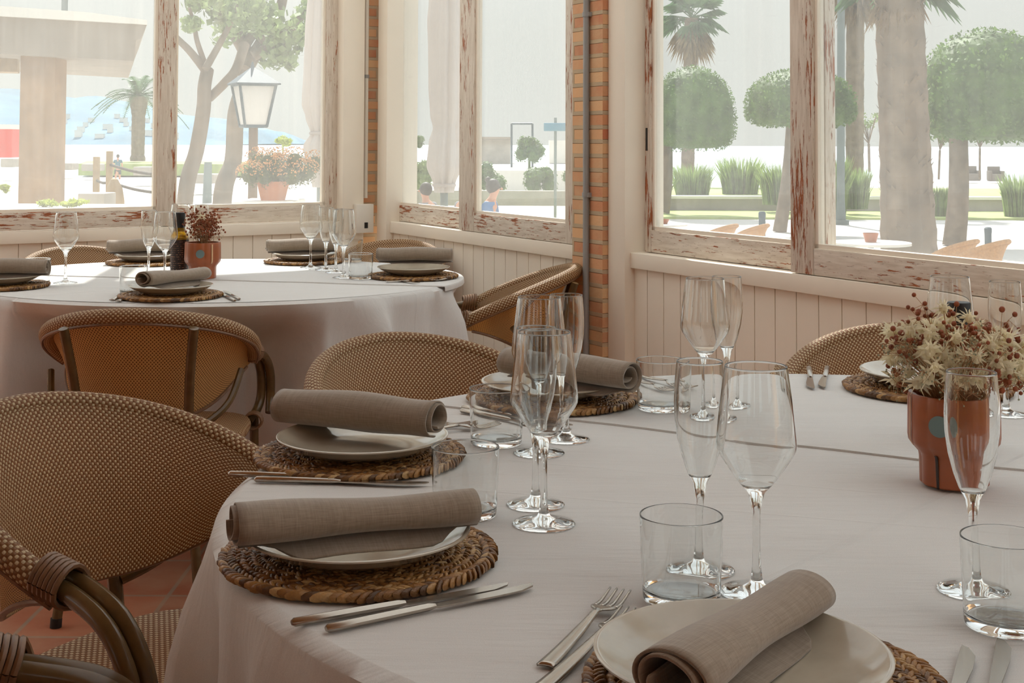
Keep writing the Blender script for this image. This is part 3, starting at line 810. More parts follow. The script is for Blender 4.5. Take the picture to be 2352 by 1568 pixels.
def make_fork():
    e = empty('table_fork')
    m = MB(); n = 20
    def hw(x):
        if x < -.02: return .0055 + (-.02 - x) / .08 * .0025
        return .0055 - min(1, (x + .02) / .05) * .0025
    m.grid(lambda a, b: Vector((-.1 + a * .13, (b - .5) * 2 * hw(-.1 + a * .13), arch(-.1 + a * .13) + .0012 * (1 - (2 * b - 1) ** 2))), n, 4)
    m.build('handle', M['steel'], e, solid=.0022)
    m = MB()
    def hh(x): t = min(1, (x - .03) / .016); return .003 + .009 * (t * t * (3 - 2 * t))
    m.grid(lambda a, b: Vector((.029 + a * .022, (b - .5) * 2 * hh(.029 + a * .022), arch(.029 + a * .022))), 6, 6)
    for k in range(4):
        y = -.0102 + k * .0068
        m.grid(lambda a, b, y=y: Vector((.051 + a * .046, y + (b - .5) * .0036 * (1 - .6 * a), arch(.051 + a * .046))), 8, 1)
    m.build('tined_head', M['steel'], e, solid=.0018)
    return e
knife0, fork0 = make_knife(), make_fork()

def glass_obj(name, prof, n=48):
    m = MB(); m.lathe(prof, n); return m.build(name, M['glass'], smooth=50)
def shellprof(outer, t, zb):
    """outer bowl profile bottom->top, wall t, inner floor at zb"""
    (ra, za), (rb, zb_) = outer[-2], outer[-1]; q = 1 - .0012 / (zb_ - za)
    outer = outer[:-1] + [(ra + (rb - ra) * q, za + (zb_ - za) * q), (rb, zb_)]
    inner = []
    for r, z in reversed(outer):
        if z > zb + .003 and r - t > .001: inner.append((r - t, z))
    ro = next(((a[0] + (b[0] - a[0]) * (zb + .003 - a[1]) / (b[1] - a[1])) for a, b in zip(outer, outer[1:]) if a[1] <= zb + .003 <= b[1] and b[1] > a[1]), inner[-1][0])
    inner += [(ro - t, zb + .003), ((ro - t) * .93, zb + .0008), ((ro - t) * .8, zb)]
    return outer + [(outer[-1][0] - t * .15, outer[-1][1] + t * .45), (outer[-1][0] - t / 2, outer[-1][1] + t * .6), (outer[-1][0] - t * .85, outer[-1][1] + t * .45)] + inner + [(0.0001, zb)]
def stemglass(name, bowl, zs, foot):
    e = empty(name)
    out = [(.0001, 0), (foot - .001, 0), (foot, .0008), (foot - .001, .0018), (foot * .7, .0031), (foot * .4, .0056), (foot * .22, .0090), (.0056, .0145), (.0043, .026), (.0037, .05), (.0040, zs - .012), (.0055, zs - .004)]
    prof = shellprof(out + bowl, .0012, bowl[0][1] + .006)
    m = MB(); m.lathe(prof, 56); o = m.build('bowl_and_stem', M['glass'], e, smooth=60)
    return e
def single(name, bowl, zs, foot):
    out = [(.0001, 0), (foot - .001, 0), (foot, .0008), (foot - .001, .0018), (foot * .7, .0031), (foot * .4, .0056), (foot * .22, .0090), (.0056, .0145), (.0043, .026), (.0037, .05), (.0040, zs - .012), (.0055, zs - .004)]
    m = MB(); m.lathe(shellprof(out + bowl, .0012, bowl[0][1] + .007), 56); return m.build(name, M['glass'], smooth=60)
wine0 = single('wine_glass', [(.0085, .098), (.017, .107), (.028, .122), (.0365, .135), (.0392, .141), (.0396, .146), (.0385, .158), (.0355, .185), (.0322, .212), (.0308, .221)], .092, .0365)
flute0 = single('champagne_flute', [(.0075, .090), (.013, .100), (.0185, .115), (.0235, .135), (.0262, .155), (.0268, .172), (.0262, .19), (.0248, .208), (.0243, .2145)], .084, .0355)
tumb0 = glass_obj('water_tumbler', shellprof([(.0001, 0), (.0345, 0), (.0365, .0012), (.0370, .003), (.0374, .005), (.0377, .010), (.0379, .0145), (.0385, .03), (.0398, .06), (.0404, .081)], .0014, .009), 64)
PROTO = {'wine': wine0, 'flute': flute0, 'tumbler': tumb0, 'mat': mat0, 'plate': plate0, 'nap0': nap[0], 'nap1': nap[1], 'knife': knife0, 'fork': fork0}
CAT = {'wine': 'wine glass', 'flute': 'flute glass', 'tumbler': 'glass', 'mat': 'placemat', 'plate': 'plate', 'nap0': 'napkin', 'nap1': 'napkin', 'knife': 'knife', 'fork': 'fork'}
GRP = {'wine': 'wine glasses on the tables', 'flute': 'champagne flutes on the tables', 'tumbler': 'water tumblers on the tables', 'mat': 'braided round placemats', 'plate': 'taupe dinner plates', 'nap0': 'rolled linen napkins', 'nap1': 'rolled linen napkins', 'knife': 'table knives', 'fork': 'table forks'}
used = set()
def zcloth(x, y):
    """height of the cloth: the back part of each table has a second layer"""
    if hypot(x - NX, y - NY) < 1.1: st = STEPN; x -= NX; y -= NY
    else: st = STEPF; x -= FX; y -= FY
    return .7535 if x * st[0] + y * st[1] - st[2] > -.01 else .7502
def put(kind, x, y, label, rz=0, z=ZT - .0005, sc=1, tilt=None):
    z = z - ZT + .0003 + zcloth(x, y) + (.0005 if z < ZT else 0)
    p = PROTO[kind]
    if kind not in used: used.add(kind); o = p
    else: o = copy_tree(p)
    o.location = (x, y, z); o.rotation_euler = (tilt or 0, 0, rz)
    tag(o, label, CAT[kind], GRP[kind]); return o
def on2(kind, p, q, label, z=ZT, pivot=.5):
    """lay a long thing so its head points from p to q"""
    d = q - p; c = p.lerp(q, pivot); return put(kind, c.x, c.y, label, atan2(d.y, d.x), z)

def zone(x, y):   # height of the cloth at a point of the near / far table
    return ZT
# --- foreground table
FRONT, LEFTN, LEFTF, BACKL, BACKR, RIGHT = ('at the front setting', 'at the near left setting', 'at the far left setting', 'at the back left setting', 'at the back setting beside the flowers', 'at the right edge')
put('mat', .205, 1.105, 'braided straw placemat in the bottom right corner of the photo')
put('plate', .186, 1.10, 'taupe plate lowest in the photo, front of the foreground table', z=ZT + .011)
a, b = onz(1575, 1520, .80), onz(1885, 1360, .80)
def napk(kind, a, b, label, rz=0, z=.7915, flip=False):
    d = b - a; c = (a + b) / 2; return put(kind, c.x, c.y, label, atan2(d.y, d.x), z)
napk('nap0', Vector((.117, .995, 0)), Vector((.255, 1.19, 0)), 'rolled taupe napkin pointing its dark open end at the camera', z=.785)
put('tumbler', *onz(1565, 1378)[:2], 'water tumbler standing behind the plate nearest the camera')
put('wine', *onz(1738, 1362)[:2], 'tall wine glass in the foreground behind the nearest napkin')
put('flute', *onz(1608, 1310)[:2], 'champagne flute just left of the tall foreground wine glass')
on2('fork', onz(1225, 1566), onz(1447, 1352), 'fork with four tines showing left of the nearest plate')
on2('fork', onz(1232, 1600), onz(1462, 1408), 'second fork half under the rim of the nearest plate')
on2('knife', onz(2165, 1700), onz(2212, 1528), 'knife tip left of two in the bottom right corner')
on2('knife', onz(2262, 1690), onz(2298, 1500), 'knife rightmost in the bottom right corner')
# near left
put('mat', -.160, 1.447, 'braided placemat under the plate nearest the left table edge', 1)
put('plate', -.161, 1.437, 'taupe plate on the near left setting with a napkin across it', z=ZT + .011)
napk('nap0', onz(532, 1230, .80), onz(1090, 1178, .80), 'rolled taupe napkin on the near left plate, spiral end left')
put('tumbler', *onz(1068, 1185)[:2], 'water tumbler behind the near left plate and napkin')
put('wine', *onz(1249, 1204)[:2], 'wine glass centre of the photo, the nearer of the overlapping pair')
put('flute', *onz(1230, 1160)[:2], 'champagne flute seen through the central wine glass')
on2('knife', onz(700, 1437), onz(1152, 1356), 'knife beside the near left placemat, the one closer to it')
on2('knife', onz(775, 1451), onz(1213, 1357), 'knife farther from the near left placemat, closest to the camera')
# far left
put('mat', -.210, 1.905, 'braided placemat of the second setting from the front left', 2)
put('plate', -.206, 1.895, 'taupe plate of the second setting, under the bulky napkin', z=ZT + .011)
napk('nap1', onz(1035, 985, .80), onz(628, 945, .80), 'bulky rolled napkin on the second plate along the left')
put('tumbler', *onz(1140, 1020)[:2], 'water tumbler left of the central stemmed glasses')
put('wine', *onz(1238, 1041)[:2], 'wine glass hidden behind the central wine glass')
put('flute', *onz(1300, 1010)[:2], 'champagne flute whose foot shows right of the central glasses')
on2('knife', onz(580, 1098), onz(862, 1108), 'knife below the second placemat, the upper of two')
on2('knife', onz(624, 1110), onz(950, 1117), 'knife below the second placemat, the lower of two')
on2('fork', onz(835, 985), onz(1060, 982), 'fork poking out just right of the bulky napkin')
on2('fork', onz(900, 1003), onz(1118, 985), 'fork behind the two left tumblers with its tines in view')
# back left
put('mat', .072, 2.318, 'braided placemat behind the central glasses', 3)
put('plate', .068, 2.31, 'taupe plate on the setting behind the central glasses', z=ZT + .011)
napk('nap1', onz(1168, 852, .80), onz(1440, 886, .80), 'rolled napkin behind the central glasses, folded end right')
put('tumbler', *onz(1517, 945)[:2], 'water tumbler at the back left with forks seen through it')
put('wine', .312, 2.185, 'wine glass at the back against the plank wall, left of two')
put('flute', .363, 2.285, 'champagne flute at the back behind the right side of a wine glass')
on2('knife', onz(1043, 946), onz(1330, 998), 'knife behind the left tumblers, the lower of two')
on2('knife', onz(1043, 937), onz(1338, 988), 'knife behind the left tumblers, the upper of two')
on2('fork', onz(1420, 880), onz(1532, 905), 'fork at the back left, left of two seen through the tumbler')
on2('fork', onz(1440, 868), onz(1580, 900), 'fork at the back left, right of two seen through the tumbler')
# back right
put('mat', .742, 2.425, 'braided placemat at the back, left of the dried flowers', 4)
put('plate', .745, 2.43, 'empty taupe plate half hidden by the dried flowers', z=ZT + .011)
on2('knife', onz(1858, 852), onz(1866, 904), 'short looking knife beside the back right placemat, left of two', pivot=.5)
on2('knife', onz(1900, 853), onz(1890, 900), 'short looking knife beside the back right placemat, right of two', pivot=.5)
put('wine', .721, 2.23, 'wine glass rising behind the dark bottle cap')
put('flute', .806, 2.215, 'champagne flute at the right edge behind the dried flowers')
# right edge
put('flute', *onz(2236, 1357)[:2], 'champagne flute in front of the orange pot')
put('tumbler', *onz(2312, 1440)[:2], 'water tumbler cut by the right edge of the photo')
# --- far table
def fput(kind, px, py, label, **k):
    p = onz(px, py); return put(kind, p.x, p.y, label, **k)
FM = [((-.972, 3.872), 'front'), ((-.320, 4.43), 'right'), ((-.76, 4.97), 'back right'), ((-1.315, 4.90), 'back left'), ((-1.555, 4.12), 'left')]
for (x, y), nm in FM:
    put('mat', x, y, 'braided placemat at the %s of the far table' % nm, x, sc=1)
    put('plate', x, y, 'plate at the %s of the far table' % nm, z=ZT + .011)
napk('nap0', Vector((-1.02, 3.80, 0)), Vector((-.915, 3.985, 0)), 'rolled napkin at the front of the far table, open end dark')
napk('nap1', onz(862, 603, .79), onz(1042, 603, .79), 'rolled napkin at the right of the far table, half sunlit')
napk('nap1', Vector((-.875, 4.94, 0)), Vector((-.665, 5.0, 0)), 'rolled napkin on the back right plate of the far table')
napk('nap1', Vector((-1.45, 4.88, 0)), Vector((-1.22, 4.95, 0)), 'sunlit rolled napkin below the left back window')
napk('nap1', Vector((-1.65, 4.10, 0)), Vector((-1.42, 4.12, 0)), 'rolled napkin at the left edge of the photo')
for k, px, py, lab in (('wine', 150, 650, 'wine glass alone on the left of the far table'), ('wine', 378, 648, 'wine glass left of the far oil bottle'), ('flute', 341, 637, 'slim flute left of the far oil bottle'),
                       ('wine', 713, 617, 'wine glass leftmost of four on the right of the far table'), ('flute', 748, 622, 'flute second of four on the right of the far table'),
                       ('wine', 789, 640, 'wine glass rightmost of four on the far table'), ('flute', 771, 628, 'flute third of four on the right of the far table'),
                       ('tumbler', 85, 655, 'water tumbler at the left end of the far table'), ('tumbler', 306, 676, 'water tumbler at the front of the far table'),
                       ('tumbler', 828, 643, 'sunlit water tumbler at the right of the far table'), ('wine', 414, 616, 'wine glass behind the far oil bottle'),
                       ('flute', 461, 611, 'flute behind the far pot of dried flowers'), ('tumbler', 808, 604, 'water tumbler behind the right glasses of the far table')):
    fput(k, px, py, lab)
for p, q, lab in (((252, 694), (300, 671), 'fork left of the front setting of the far table'), ((272, 694), (312, 676), 'second fork left of the front setting of the far table'),
                  ((905, 651), (1010, 648), 'fork before the right setting of the far table')):
    on2('fork', onz(*p), onz(*q), lab)
for p, q, lab in (((548, 690), (516, 672), 'knife right of the front setting of the far table'), ((536, 692), (503, 676), 'second knife right of the front setting of the far table'),
                  ((865, 643), (960, 655), 'knife before the right setting of the far table')):
    on2('knife', onz(*p), onz(*q), lab)

# ================================================================== POTS, FLOWERS, BOTTLES
def potr(a, n=10, d=.035):
    return 1 - d * abs(sin(a * n / 2)) + d * .5
def make_pot(x, y, label, rz=0, dot=0, stripe=0, sc=1.0):
    e = empty('flower_pot', (x, y, ZT - .0005), rz); tag(e, label, 'flower pot', 'orange pots of dried flowers')
    prof = [(.0001, 0), (.040, 0), (.042, .002), (.0425, .034), (.0435, .040), (.052, .050), (.0555, .055), (.0565, .062), (.0558, .112), (.0545, .116), (.050, .116), (.0495, .1), (.048, .06), (.036, .045), (.0001, .04)]
    prof = [(r, z) for r, z in prof]
    m = MB(); m.lathe(prof, 120, rf=lambda a: 1 - .015 + .045 * abs(sin(a * 5))); m.build('pot_body', M['glaze'], e, smooth=35)
    def patch(name, mat, a0, a1, z0, z1, r0):
        m = MB(); m.fixn = True
        def fn(a, b):
            an = a0 + (a1 - a0) * a; z = z0 + (z1 - z0) * b
            rr = [(.040, 0), (.0425, .034), (.0435, .040), (.052, .050), (.0555, .055), (.0565, .062), (.0558, .112)]
            for (ra, za), (rb, zb) in zip(rr, rr[1:]):
                if za <= z <= zb: rad = ra + (rb - ra) * (z - za) / (zb - za); break
            else: rad = .0558
            rad = rad * (1 + .045 * abs(sin(an * 5)) - .015) + .0018
            return Vector((rad * cos(an), rad * sin(an), z))
        m.grid(fn, 6, 18); return m.build(name, mat, e, solid=.0006)
    def dotp(name, mat, an, z, r):
        m = MB(); c = Vector((.0572 * cos(an), .0572 * sin(an), z)); t = Vector((-sin(an), cos(an), 0)); n = Vector((cos(an), sin(an), 0))
        pts = [c + n * .0018 + t * (r * cos(k * pi / 12)) + Vector((0, 0, r * sin(k * pi / 12))) for k in range(24)]
        pts2 = [p - n * .004 for p in pts]
        m.add(pts + pts2, [tuple(range(24)), tuple(range(24, 48))[::-1]] + [(i, (i + 1) % 24, 24 + (i + 1) % 24, 24 + i) for i in range(24)]); return m.build(name, mat, e)
    if dot: dotp('blue_grey_dot', M['glazeblue'], dot, .082, .0135)
    for a, mt, z0, z1 in (stripe or ()):
        patch('painted_stripe', M[mt], a - .045, a + .045, z0, z1, 0)
    return e
def make_flowers(pot, label, H, spread, nw, nb, ng, seed, lean=(0, 0)):
    rr = random.Random(seed)
    e = empty('dried_flower_bunch', pot.location + Vector((0, 0, .09))); tag(e, label, 'dried flowers', 'bunches of dried flowers')
    stems = MB(); white = MB(); berry = MB(); sprig = MB()
    def head(c, r):
        for k in range(rr.randint(15, 20)):
            th = rr.uniform(0, 2 * pi); ph = rr.uniform(-.7, 1.3)
            d = Vector((cos(th) * cos(ph), sin(th) * cos(ph), sin(ph))); ln = r * rr.uniform(.8, 1.5)
            sd_ = d.cross(Vector((rr.uniform(-1, 1), rr.uniform(-1, 1), rr.uniform(-1, 1)))).normalized() * r * .085
            tip = c + d * ln + Vector((0, 0, rr.uniform(-.3, .1) * r)); mid = c + d * ln * .55 + Vector((0, 0, r * .12))
            white.add([c, mid + sd_, tip, mid - sd_], [(0, 1, 2), (0, 2, 3)])
        white.ball(c, (r * .42, r * .42, r * .5), 6, 5)
    def pos(k):
        th = rr.uniform(0, 2 * pi); q = sqrt(rr.uniform(0.02, 1)); 
        z = H * rr.uniform(.15, .75) * (1.15 - .45 * q) + .02
        return Vector((cos(th) * q * spread + lean[0] * q, sin(th) * q * spread + lean[1] * q, z))
    def stem(p, r=.0006):
        b = Vector((p.x * .12, p.y * .12, -.04)); mid = b.lerp(p, .5) + Vector((-p.x * .12, -p.y * .12, .02))
        stems.tube(smoothpts([b, mid, p], 3), r, 4, caps=False)
    for k in range(nw):
        p = pos(k); stem(p, .0007); head(p, rr.uniform(.012, .018))
    for k in range(nb):
        p = pos(k); p = Vector((p.x * rr.uniform(.7, 1.25), p.y * rr.uniform(.7, 1.25), p.z * rr.uniform(.85, 1.15) + H * rr.uniform(-.05, .16)))
        stem(p, .0005)
        for q in range(rr.randint(3, 6)):
            c = p + Vector((rr.gauss(0, .010), rr.gauss(0, .010), rr.gauss(0, .010))); stems.tube([p, c], .0004, 3, caps=False); berry.ball(c, rr.uniform(.0026, .0042), 6, 5)
    for k in range(ng):
        p = pos(k); p.z *= .9; p.x *= 1.1; p.y *= 1.1; stem(p, .0005)
        for q in range(12):
            c = p + Vector((rr.gauss(0, .011), rr.gauss(0, .011), rr.gauss(0, .011))); stems.tube([p, c], .0003, 3, caps=False); sprig.ball(c, .0014, 4, 3)
    stems.build('dry_stems', M['drystem'], e, smooth=0)
    if nw: white.fixn = False; tag(white.build('cream_flower_heads', M['dryflower'], e, smooth=0), kind='stuff')
    tag(berry.build('rust_seed_heads', M['berry'], e), kind='stuff')
    if ng: tag(sprig.build('grey_sprigs', M['sage'], e, smooth=0), kind='stuff')
    return e
pN = onz(2192, 1116)
potN = make_pot(pN.x, pN.y + .0, 'orange stepped clay pot on the foreground table, filled with dried flowers', dot=-pi / 2 - .62, stripe=((-pi / 2 - .80, 'glazedark', .0, .042), (-pi + .05, 'glazecream', .05, .112)))
make_flowers(potN, 'cream and rust dried flowers in the pot on the foreground table', .145, .092, 140, 58, 40, 5, (.012, 0))
pF = onz(465, 641)
potF = make_pot(pF.x, pF.y, 'orange stepped clay pot with a blue-grey dot on the far table', dot=-pi / 2 + .08, stripe=((-pi / 2 - .02, 'glazecream', .0, .04), (-pi / 2 + .75, 'glazecream', .05, .112)))
make_flowers(potF, 'rust-brown dried flowers in the pot on the far table', .15, .052, 3, 85, 3, 9)
def make_bottle(x, y, label):
    e = empty('oil_bottle', (x, y, ZT - .0005)); tag(e, label, 'bottle', 'oil bottles on the tables')
    s = 1.0
    m = MB(); m.lathe([(.0001, 0), (.027, 0), (.029, .003), (.029, .10), (.029, .122), (.026, .136), (.019, .148), (.0155, .158), (.0148, .176), (.0001, .176)], 40); m.build('bottle_body', M['oil'], e)
    m = MB(); m.lathe([(.0292, .008), (.0296, .008), (.0296, .120), (.0292, .120)], 40); m.build('label_sleeve', M['label'], e)
    m = MB(); m.lathe([(.0001, .208), (.0158, .208), (.0168, .206), (.0168, .160), (.0152, .158), (.0152, .154), (.0165, .152), (.0172, .146), (.0001, .146)], 32); m.build('cap', M['black'], e)
    return e
b0 = make_bottle(.655, 1.985, 'oil bottle with a black cap standing inside the foreground dried flowers')
b1 = make_bottle(*onz(412, 636)[:2], 'slim dark labelled oil bottle beside the orange pot on the far table')

# ================================================================== OUTDOORS
GZ = -.8
def ground_at(px, py): return onz(px, py, GZ)
m = MB()
m.prism([(-90, 5), (90, 5), (90, 78), (-90, 78)], GZ - .1, GZ); o = m.build('ground', M['paving'], smooth=0); tag(struct(o))
m = MB(); m.prism([(-3000, 78), (3000, 78), (3000, 2700), (-3000, 2700)], GZ - .5, GZ - .25); o = m.build('sea', M['water'], smooth=0); tag(o, kind='structure')
def hill(name, prof, d, depth, label):
    """ridge through the given (px, py) crest points at a distance, with a real slope to either side"""
    m = MB(); n = len(prof); P = [ond(x, y, d + 80 * sin(i)) for i, (x, y) in enumerate(prof)]
    def fn(a, b):
        k = a * (n - 1); i = min(int(k), n - 2); p = P[i].lerp(P[i + 1], k - i); h = (p.z - GZ)
        q = cos((b - .5) * pi); off = (b - .5) * depth
        z = GZ - .3 + h * q ** .8 * (1 + .09 * noise.noise(Vector((p.x * .014, off * .012, 3))))
        return Vector((p.x, d + off + 40 * noise.noise(Vector((p.x * .006, 0, 0))), z))
    m.grid(fn, n * 14, 18); o = m.build(name, M['hill'], smooth=60); tag(struct(o)); return o
hill('hills', [(-300, 250), (-60, 228), (0, 217), (60, 212), (115, 216), (160, 222), (205, 217), (260, 228), (330, 240), (420, 262), (500, 272), (540, 285), (590, 297), (625, 298), (650, 308), (668, 330)], 1900, 800, '')
# little houses on the hillside
from mathutils.bvhtree import BVHTree
ho = bpy.data.objects['hills']; bvh = BVHTree.FromPolygons([v.co for v in ho.data.vertices], [tuple(p.vertices) for p in ho.data.polygons])
rr = random.Random(11); done = []
for k in range(200):
    px, py = rr.uniform(122, 400), rr.uniform(268, 318); a = rr.uniform(2.2, 5.5)
    d_ = ray(px, py).normalized(); hit = bvh.ray_cast(Vector((0, 0, CAMH)), d_)
    if hit[0] is None or any((hit[0] - q).xy.length < 26 for q in done) or len(done) >= 26: continue
    done.append(hit[0]); h = 4 + rr.random() * 3
    m = MB(); m.box(-a, a, -3, 3, -3, h); m.prism([(-a - .3, -3.3), (a + .3, -3.3), (a + .3, 3.3), (-a - .3, 3.3)], h, h + .4)
    o = m.build('house', M['plaster'], loc=hit[0], smooth=0)
    tag(o, 'tiny white house on the hillside across the bay', 'house', 'white houses on the hillside')

def leaves(mb, centers, rad, n, size, rr, flat=.5, shell_=False, squash=1.0):
    for _ in range(n):
        c = Vector(rr.choice(centers)); d = Vector((rr.gauss(0, 1), rr.gauss(0, 1), rr.gauss(0, 1))).normalized()
        q = rr.uniform(.55, 1.0) if not shell_ else rr.uniform(.92, 1.05)
        p = c + Vector((d.x * rad, d.y * rad, d.z * rad * squash)) * q
        a = Vector((rr.gauss(0, 1), rr.gauss(0, 1), rr.gauss(0, 1))).normalized(); b = a.cross(d).normalized() if a.cross(d).length > .01 else Vector((1, 0, 0))
        a = d.cross(b).normalized().lerp(d, rr.uniform(-.4, .6)).normalized(); s_ = size * rr.uniform(.6, 1.25)
        mb.add([p - a * s_, p + b * s_ * flat, p + a * s_, p - b * s_ * flat], [(0, 1, 2, 3)])
def tree_base(name, label, cat='tree', group=None):
    e = empty(name); tag(e, label, cat, group); return e

# clipped round-headed trees
def topiary(px, top, bot, half, d, trunk, label, seed, dip=0):
    rr = random.Random(seed); e = tree_base('clipped_tree', label, 'tree', 'clipped round-headed trees')
    c = ond(px, (top + bot) / 2, d); rx = half * d / F; rz = (bot - top) / 2 * d / F
    g = Vector((ond(trunk[0][0], 400, d).x, d, GZ + (.09 if 36 < d < 40 else 0))); t2 = ond(trunk[1][0], trunk[1][1], d); t2.z += .3
    w_ = trunk[2] * d / F / 2
    m = MB(); m.tube(smoothpts([g, g.lerp(t2, .5) + Vector((w_ * .3, 0, 0)), t2 + Vector((0, 0, rz * .5))], 4), [w_ * (1.25 - .35 * i / 8) for i in range(9)], 10); m.build('trunk', M['bark'], e)
    m = MB(); 
    def sh(d_):
        z = d_.z; hl = hypot(d_.x, d_.y) or 1
        if z >= 0: r = rx * (1 - z ** 2.3) ** .5; zz = (1.25 * z - .25) * rz
        else: r = rx * (1 - abs(z) ** 4) ** .25; zz = (-.25 + .75 * z) * rz
        return Vector((d_.x / hl * r, d_.y / hl * r, zz))
    def fn(a, b):
        th = 2 * pi * a; ph = pi * b; q = Vector((sin(ph) * cos(th), sin(ph) * sin(th), cos(ph))); p = sh(q)
        return c + p * (.95 + .03 * noise.noise(p * 3))
    m.grid(fn, 30, 18); m.weld = True
    for _ in range(4200):
        q = Vector((rr.gauss(0, 1), rr.gauss(0, 1), rr.gauss(0, 1))).normalized(); p = c + sh(q) * rr.uniform(.95, 1.04)
        a = Vector((rr.gauss(0, 1), rr.gauss(0, 1), rr.gauss(0, 1) + .3)).normalized(); b = a.cross(q); b = b.normalized() if b.length > .01 else Vector((1, 0, 0)); s_ = rx * .035 * rr.uniform(.6, 1.3)
        m.add([p - a * s_, p + b * s_ * .6, p + a * s_, p - b * s_ * .6], [(0, 1, 2, 3)])
    m.fixn = False; m.build('crown', M['topiary'], e, smooth=0); return e
topiary(1590, 152, 345, 98, 38, ((1522, 480), (1532, 350), 26), 'clipped round tree with a big crown left in the right hand window', 1)
topiary(1838, 158, 292, 124, 31, ((1790, 540), (1822, 292), 26), 'clipped dome tree half hidden behind the window post', 2)
topiary(2268, 66, 328, 158, 27, ((2190, 545), (2200, 328), 44), 'largest clipped tree at the right edge of the photo', 3)

# fan palm with a dry skirt behind the first clipped tree
def frond_fan(mb, c, d, ln, rr, n=11, w=.03):
    up = Vector((0, 0, 1)); side = d.cross(up); side = side.normalized() if side.length > .05 else Vector((1, 0, 0)); nn = side.cross(d).normalized()
    base = c + d * ln * .45
    mb.tube([c, base], ln * .012, 4, caps=False)
    for k in range(n):
        a = (k / (n - 1) - .5) * 2.5; v = (d * cos(a) + side * sin(a)).normalized(); L_ = ln * .62 * (1 - .25 * abs(a))
        tip = base + v * L_ + Vector((0, 0, -L_ * .35)); mid = base + v * L_ * .55; q = nn.cross(v).normalized() * ln * w
        mb.add([base, mid + q, tip, mid - q], [(0, 1, 2), (0, 2, 3)])
def fan_palm(px, crown_y, d, half_px, trunk_px, base, label, seed, skirt=1.0, trunk_top=None, cone=0.0, up=True, fr=30):
    rr = random.Random(seed); e = tree_base('fan_palm', label)
    c = ond(px, crown_y, d); L_ = half_px * d / F; w_ = trunk_px * d / F / 2
    g = Vector((ond(base, 400, d).x, d, GZ)); n = 26; pts = [g.lerp(c, i / n) for i in range(n + 1)]
    m = MB(); m.tube(pts, [w_ * (1 + cone * (1 - i / n) ** 3) * (1 + .05 * (i % 2)) for i in range(n + 1)], 14)
    for i in range(260):
        k = rr.random(); th = rr.uniform(0, 2 * pi); p = g.lerp(c, k) + Vector((cos(th), sin(th), 0)) * w_ * (1 + cone * (1 - k) ** 3) * .98
        o_ = Vector((cos(th), sin(th), 1.4)).normalized() * w_ * .28; s_ = Vector((-sin(th), cos(th), 0)) * w_ * .14
        m.add([p - s_, p + s_, p + o_], [(0, 1, 2)])
    m.build('trunk', M['bark'], e, smooth=0)
    if up:
        m = MB()
        for k in range(fr):
            th = rr.uniform(0, 2 * pi); el = rr.uniform(-.55, 1.1); frond_fan(m, c, Vector((cos(th) * cos(el), sin(th) * cos(el), sin(el))), L_ * rr.uniform(.85, 1.1), rr)
        m.fixn = False; m.build('fronds', M['palmleaf'], e, smooth=0)
    if skirt:
        m = MB()
        for k in range(46):
            th = rr.uniform(0, 2 * pi); el = rr.uniform(-1.35, -.75); frond_fan(m, c - Vector((0, 0, rr.uniform(0, .25) * L_)), Vector((cos(th) * cos(el), sin(th) * cos(el), sin(el))), L_ * rr.uniform(.7, .95) * skirt, rr, 7, .035)
        m.fixn = False; m.build('dry_skirt', M['palmdry'], e, smooth=0)
    return e
fan_palm(1588, 42, 58, 92, 30, 1578, 'fan palm rising behind the left clipped tree in the right window', 4)
fan_palm(1965, -55, 42, 110, 40, 1962, 'slender rough-trunked palm right of the window post', 5, skirt=1.0)
fan_palm(2062, -60, 15, 150, 108, 2092, 'thick palm trunk filling the middle of the right pane', 6, skirt=.8, cone=.35)

# street lamp posts
def post(px0, px1, d, w, z1, label, mat, name='street_pole'):
    a = ond(px0, 300, d); m = MB(); r = w * d / F / 2; top = ond(px1, -120, d)
    m.tube([(a.x, d, GZ), (a.x, d, GZ + .6), (top.x, d, max(z1, top.z))], [r * 1.3, r, r * .9], 12); m.tube([(a.x, d, GZ), (a.x, d, GZ + .12)], r * 2, 12)
    o = m.build(name, mat); tag(o, label, 'pole', 'street poles outside'); return o
post(1930, 1932, 34, 19, 5, 'grey street pole just right of the window post', M['greymetal'])
post(138, 152, 16, 16, 3, 'grey street pole beside the stone pergola column', M['greymetal'])
# raised bed: low grey wall, lawn, tall grasses
m = MB()
wl = [(1405, 462), (1500, 456), (1770, 458), (1900, 462), (2352, 470), (2600, 480)]
def strip(px0, px1, d, y0, y1, mat, name, label, cat, depth=.35, n=1, bev=0):
    a = ond(px0, 400, d); b = ond(px1, 400, d); z0 = CAMH - (y1 - YH) / F * d; z1 = CAMH - (y0 - YH) / F * d
    m = MB(); m.box(a.x, b.x, d, d + depth, z0, z1, bev=bev); o = m.build(name, mat, smooth=0); return o
o = strip(1420, 2480, 40, 452, 484, M['stone'], 'planter_wall', '', '', .4); tag(o, 'low grey planter wall across the right hand garden', 'wall')
m = MB(); a = ond(1420, 400, 40); b = ond(2480, 400, 40); m.box(a.x, b.x, 39.9, 40.5, o.dimensions.z * 0 + CAMH - (452 - YH) / F * 40 - .03, CAMH - (452 - YH) / F * 40 + .05); c_ = m.build('coping', M['plaster'], o, smooth=0)
m = MB(); m.prism([(ond(1420, 400, 36).x, 36.2), (ond(2500, 400, 36).x, 36.2), (ond(2500, 400, 40).x, 39.9), (ond(1420, 400, 40).x, 39.9)], GZ, GZ + .06); tag(m.build('lawn', M['lawn'], smooth=0), 'green lawn strip before the planter wall', 'lawn', kind='stuff')
m = MB(); m.prism([(3, 40.5), (24, 40.5), (30, 52), (3, 52)], GZ, CAMH - (450 - YH) / F * 40 - .1); tag(m.build('planting_bed', M['lawn'], smooth=0), kind='structure')
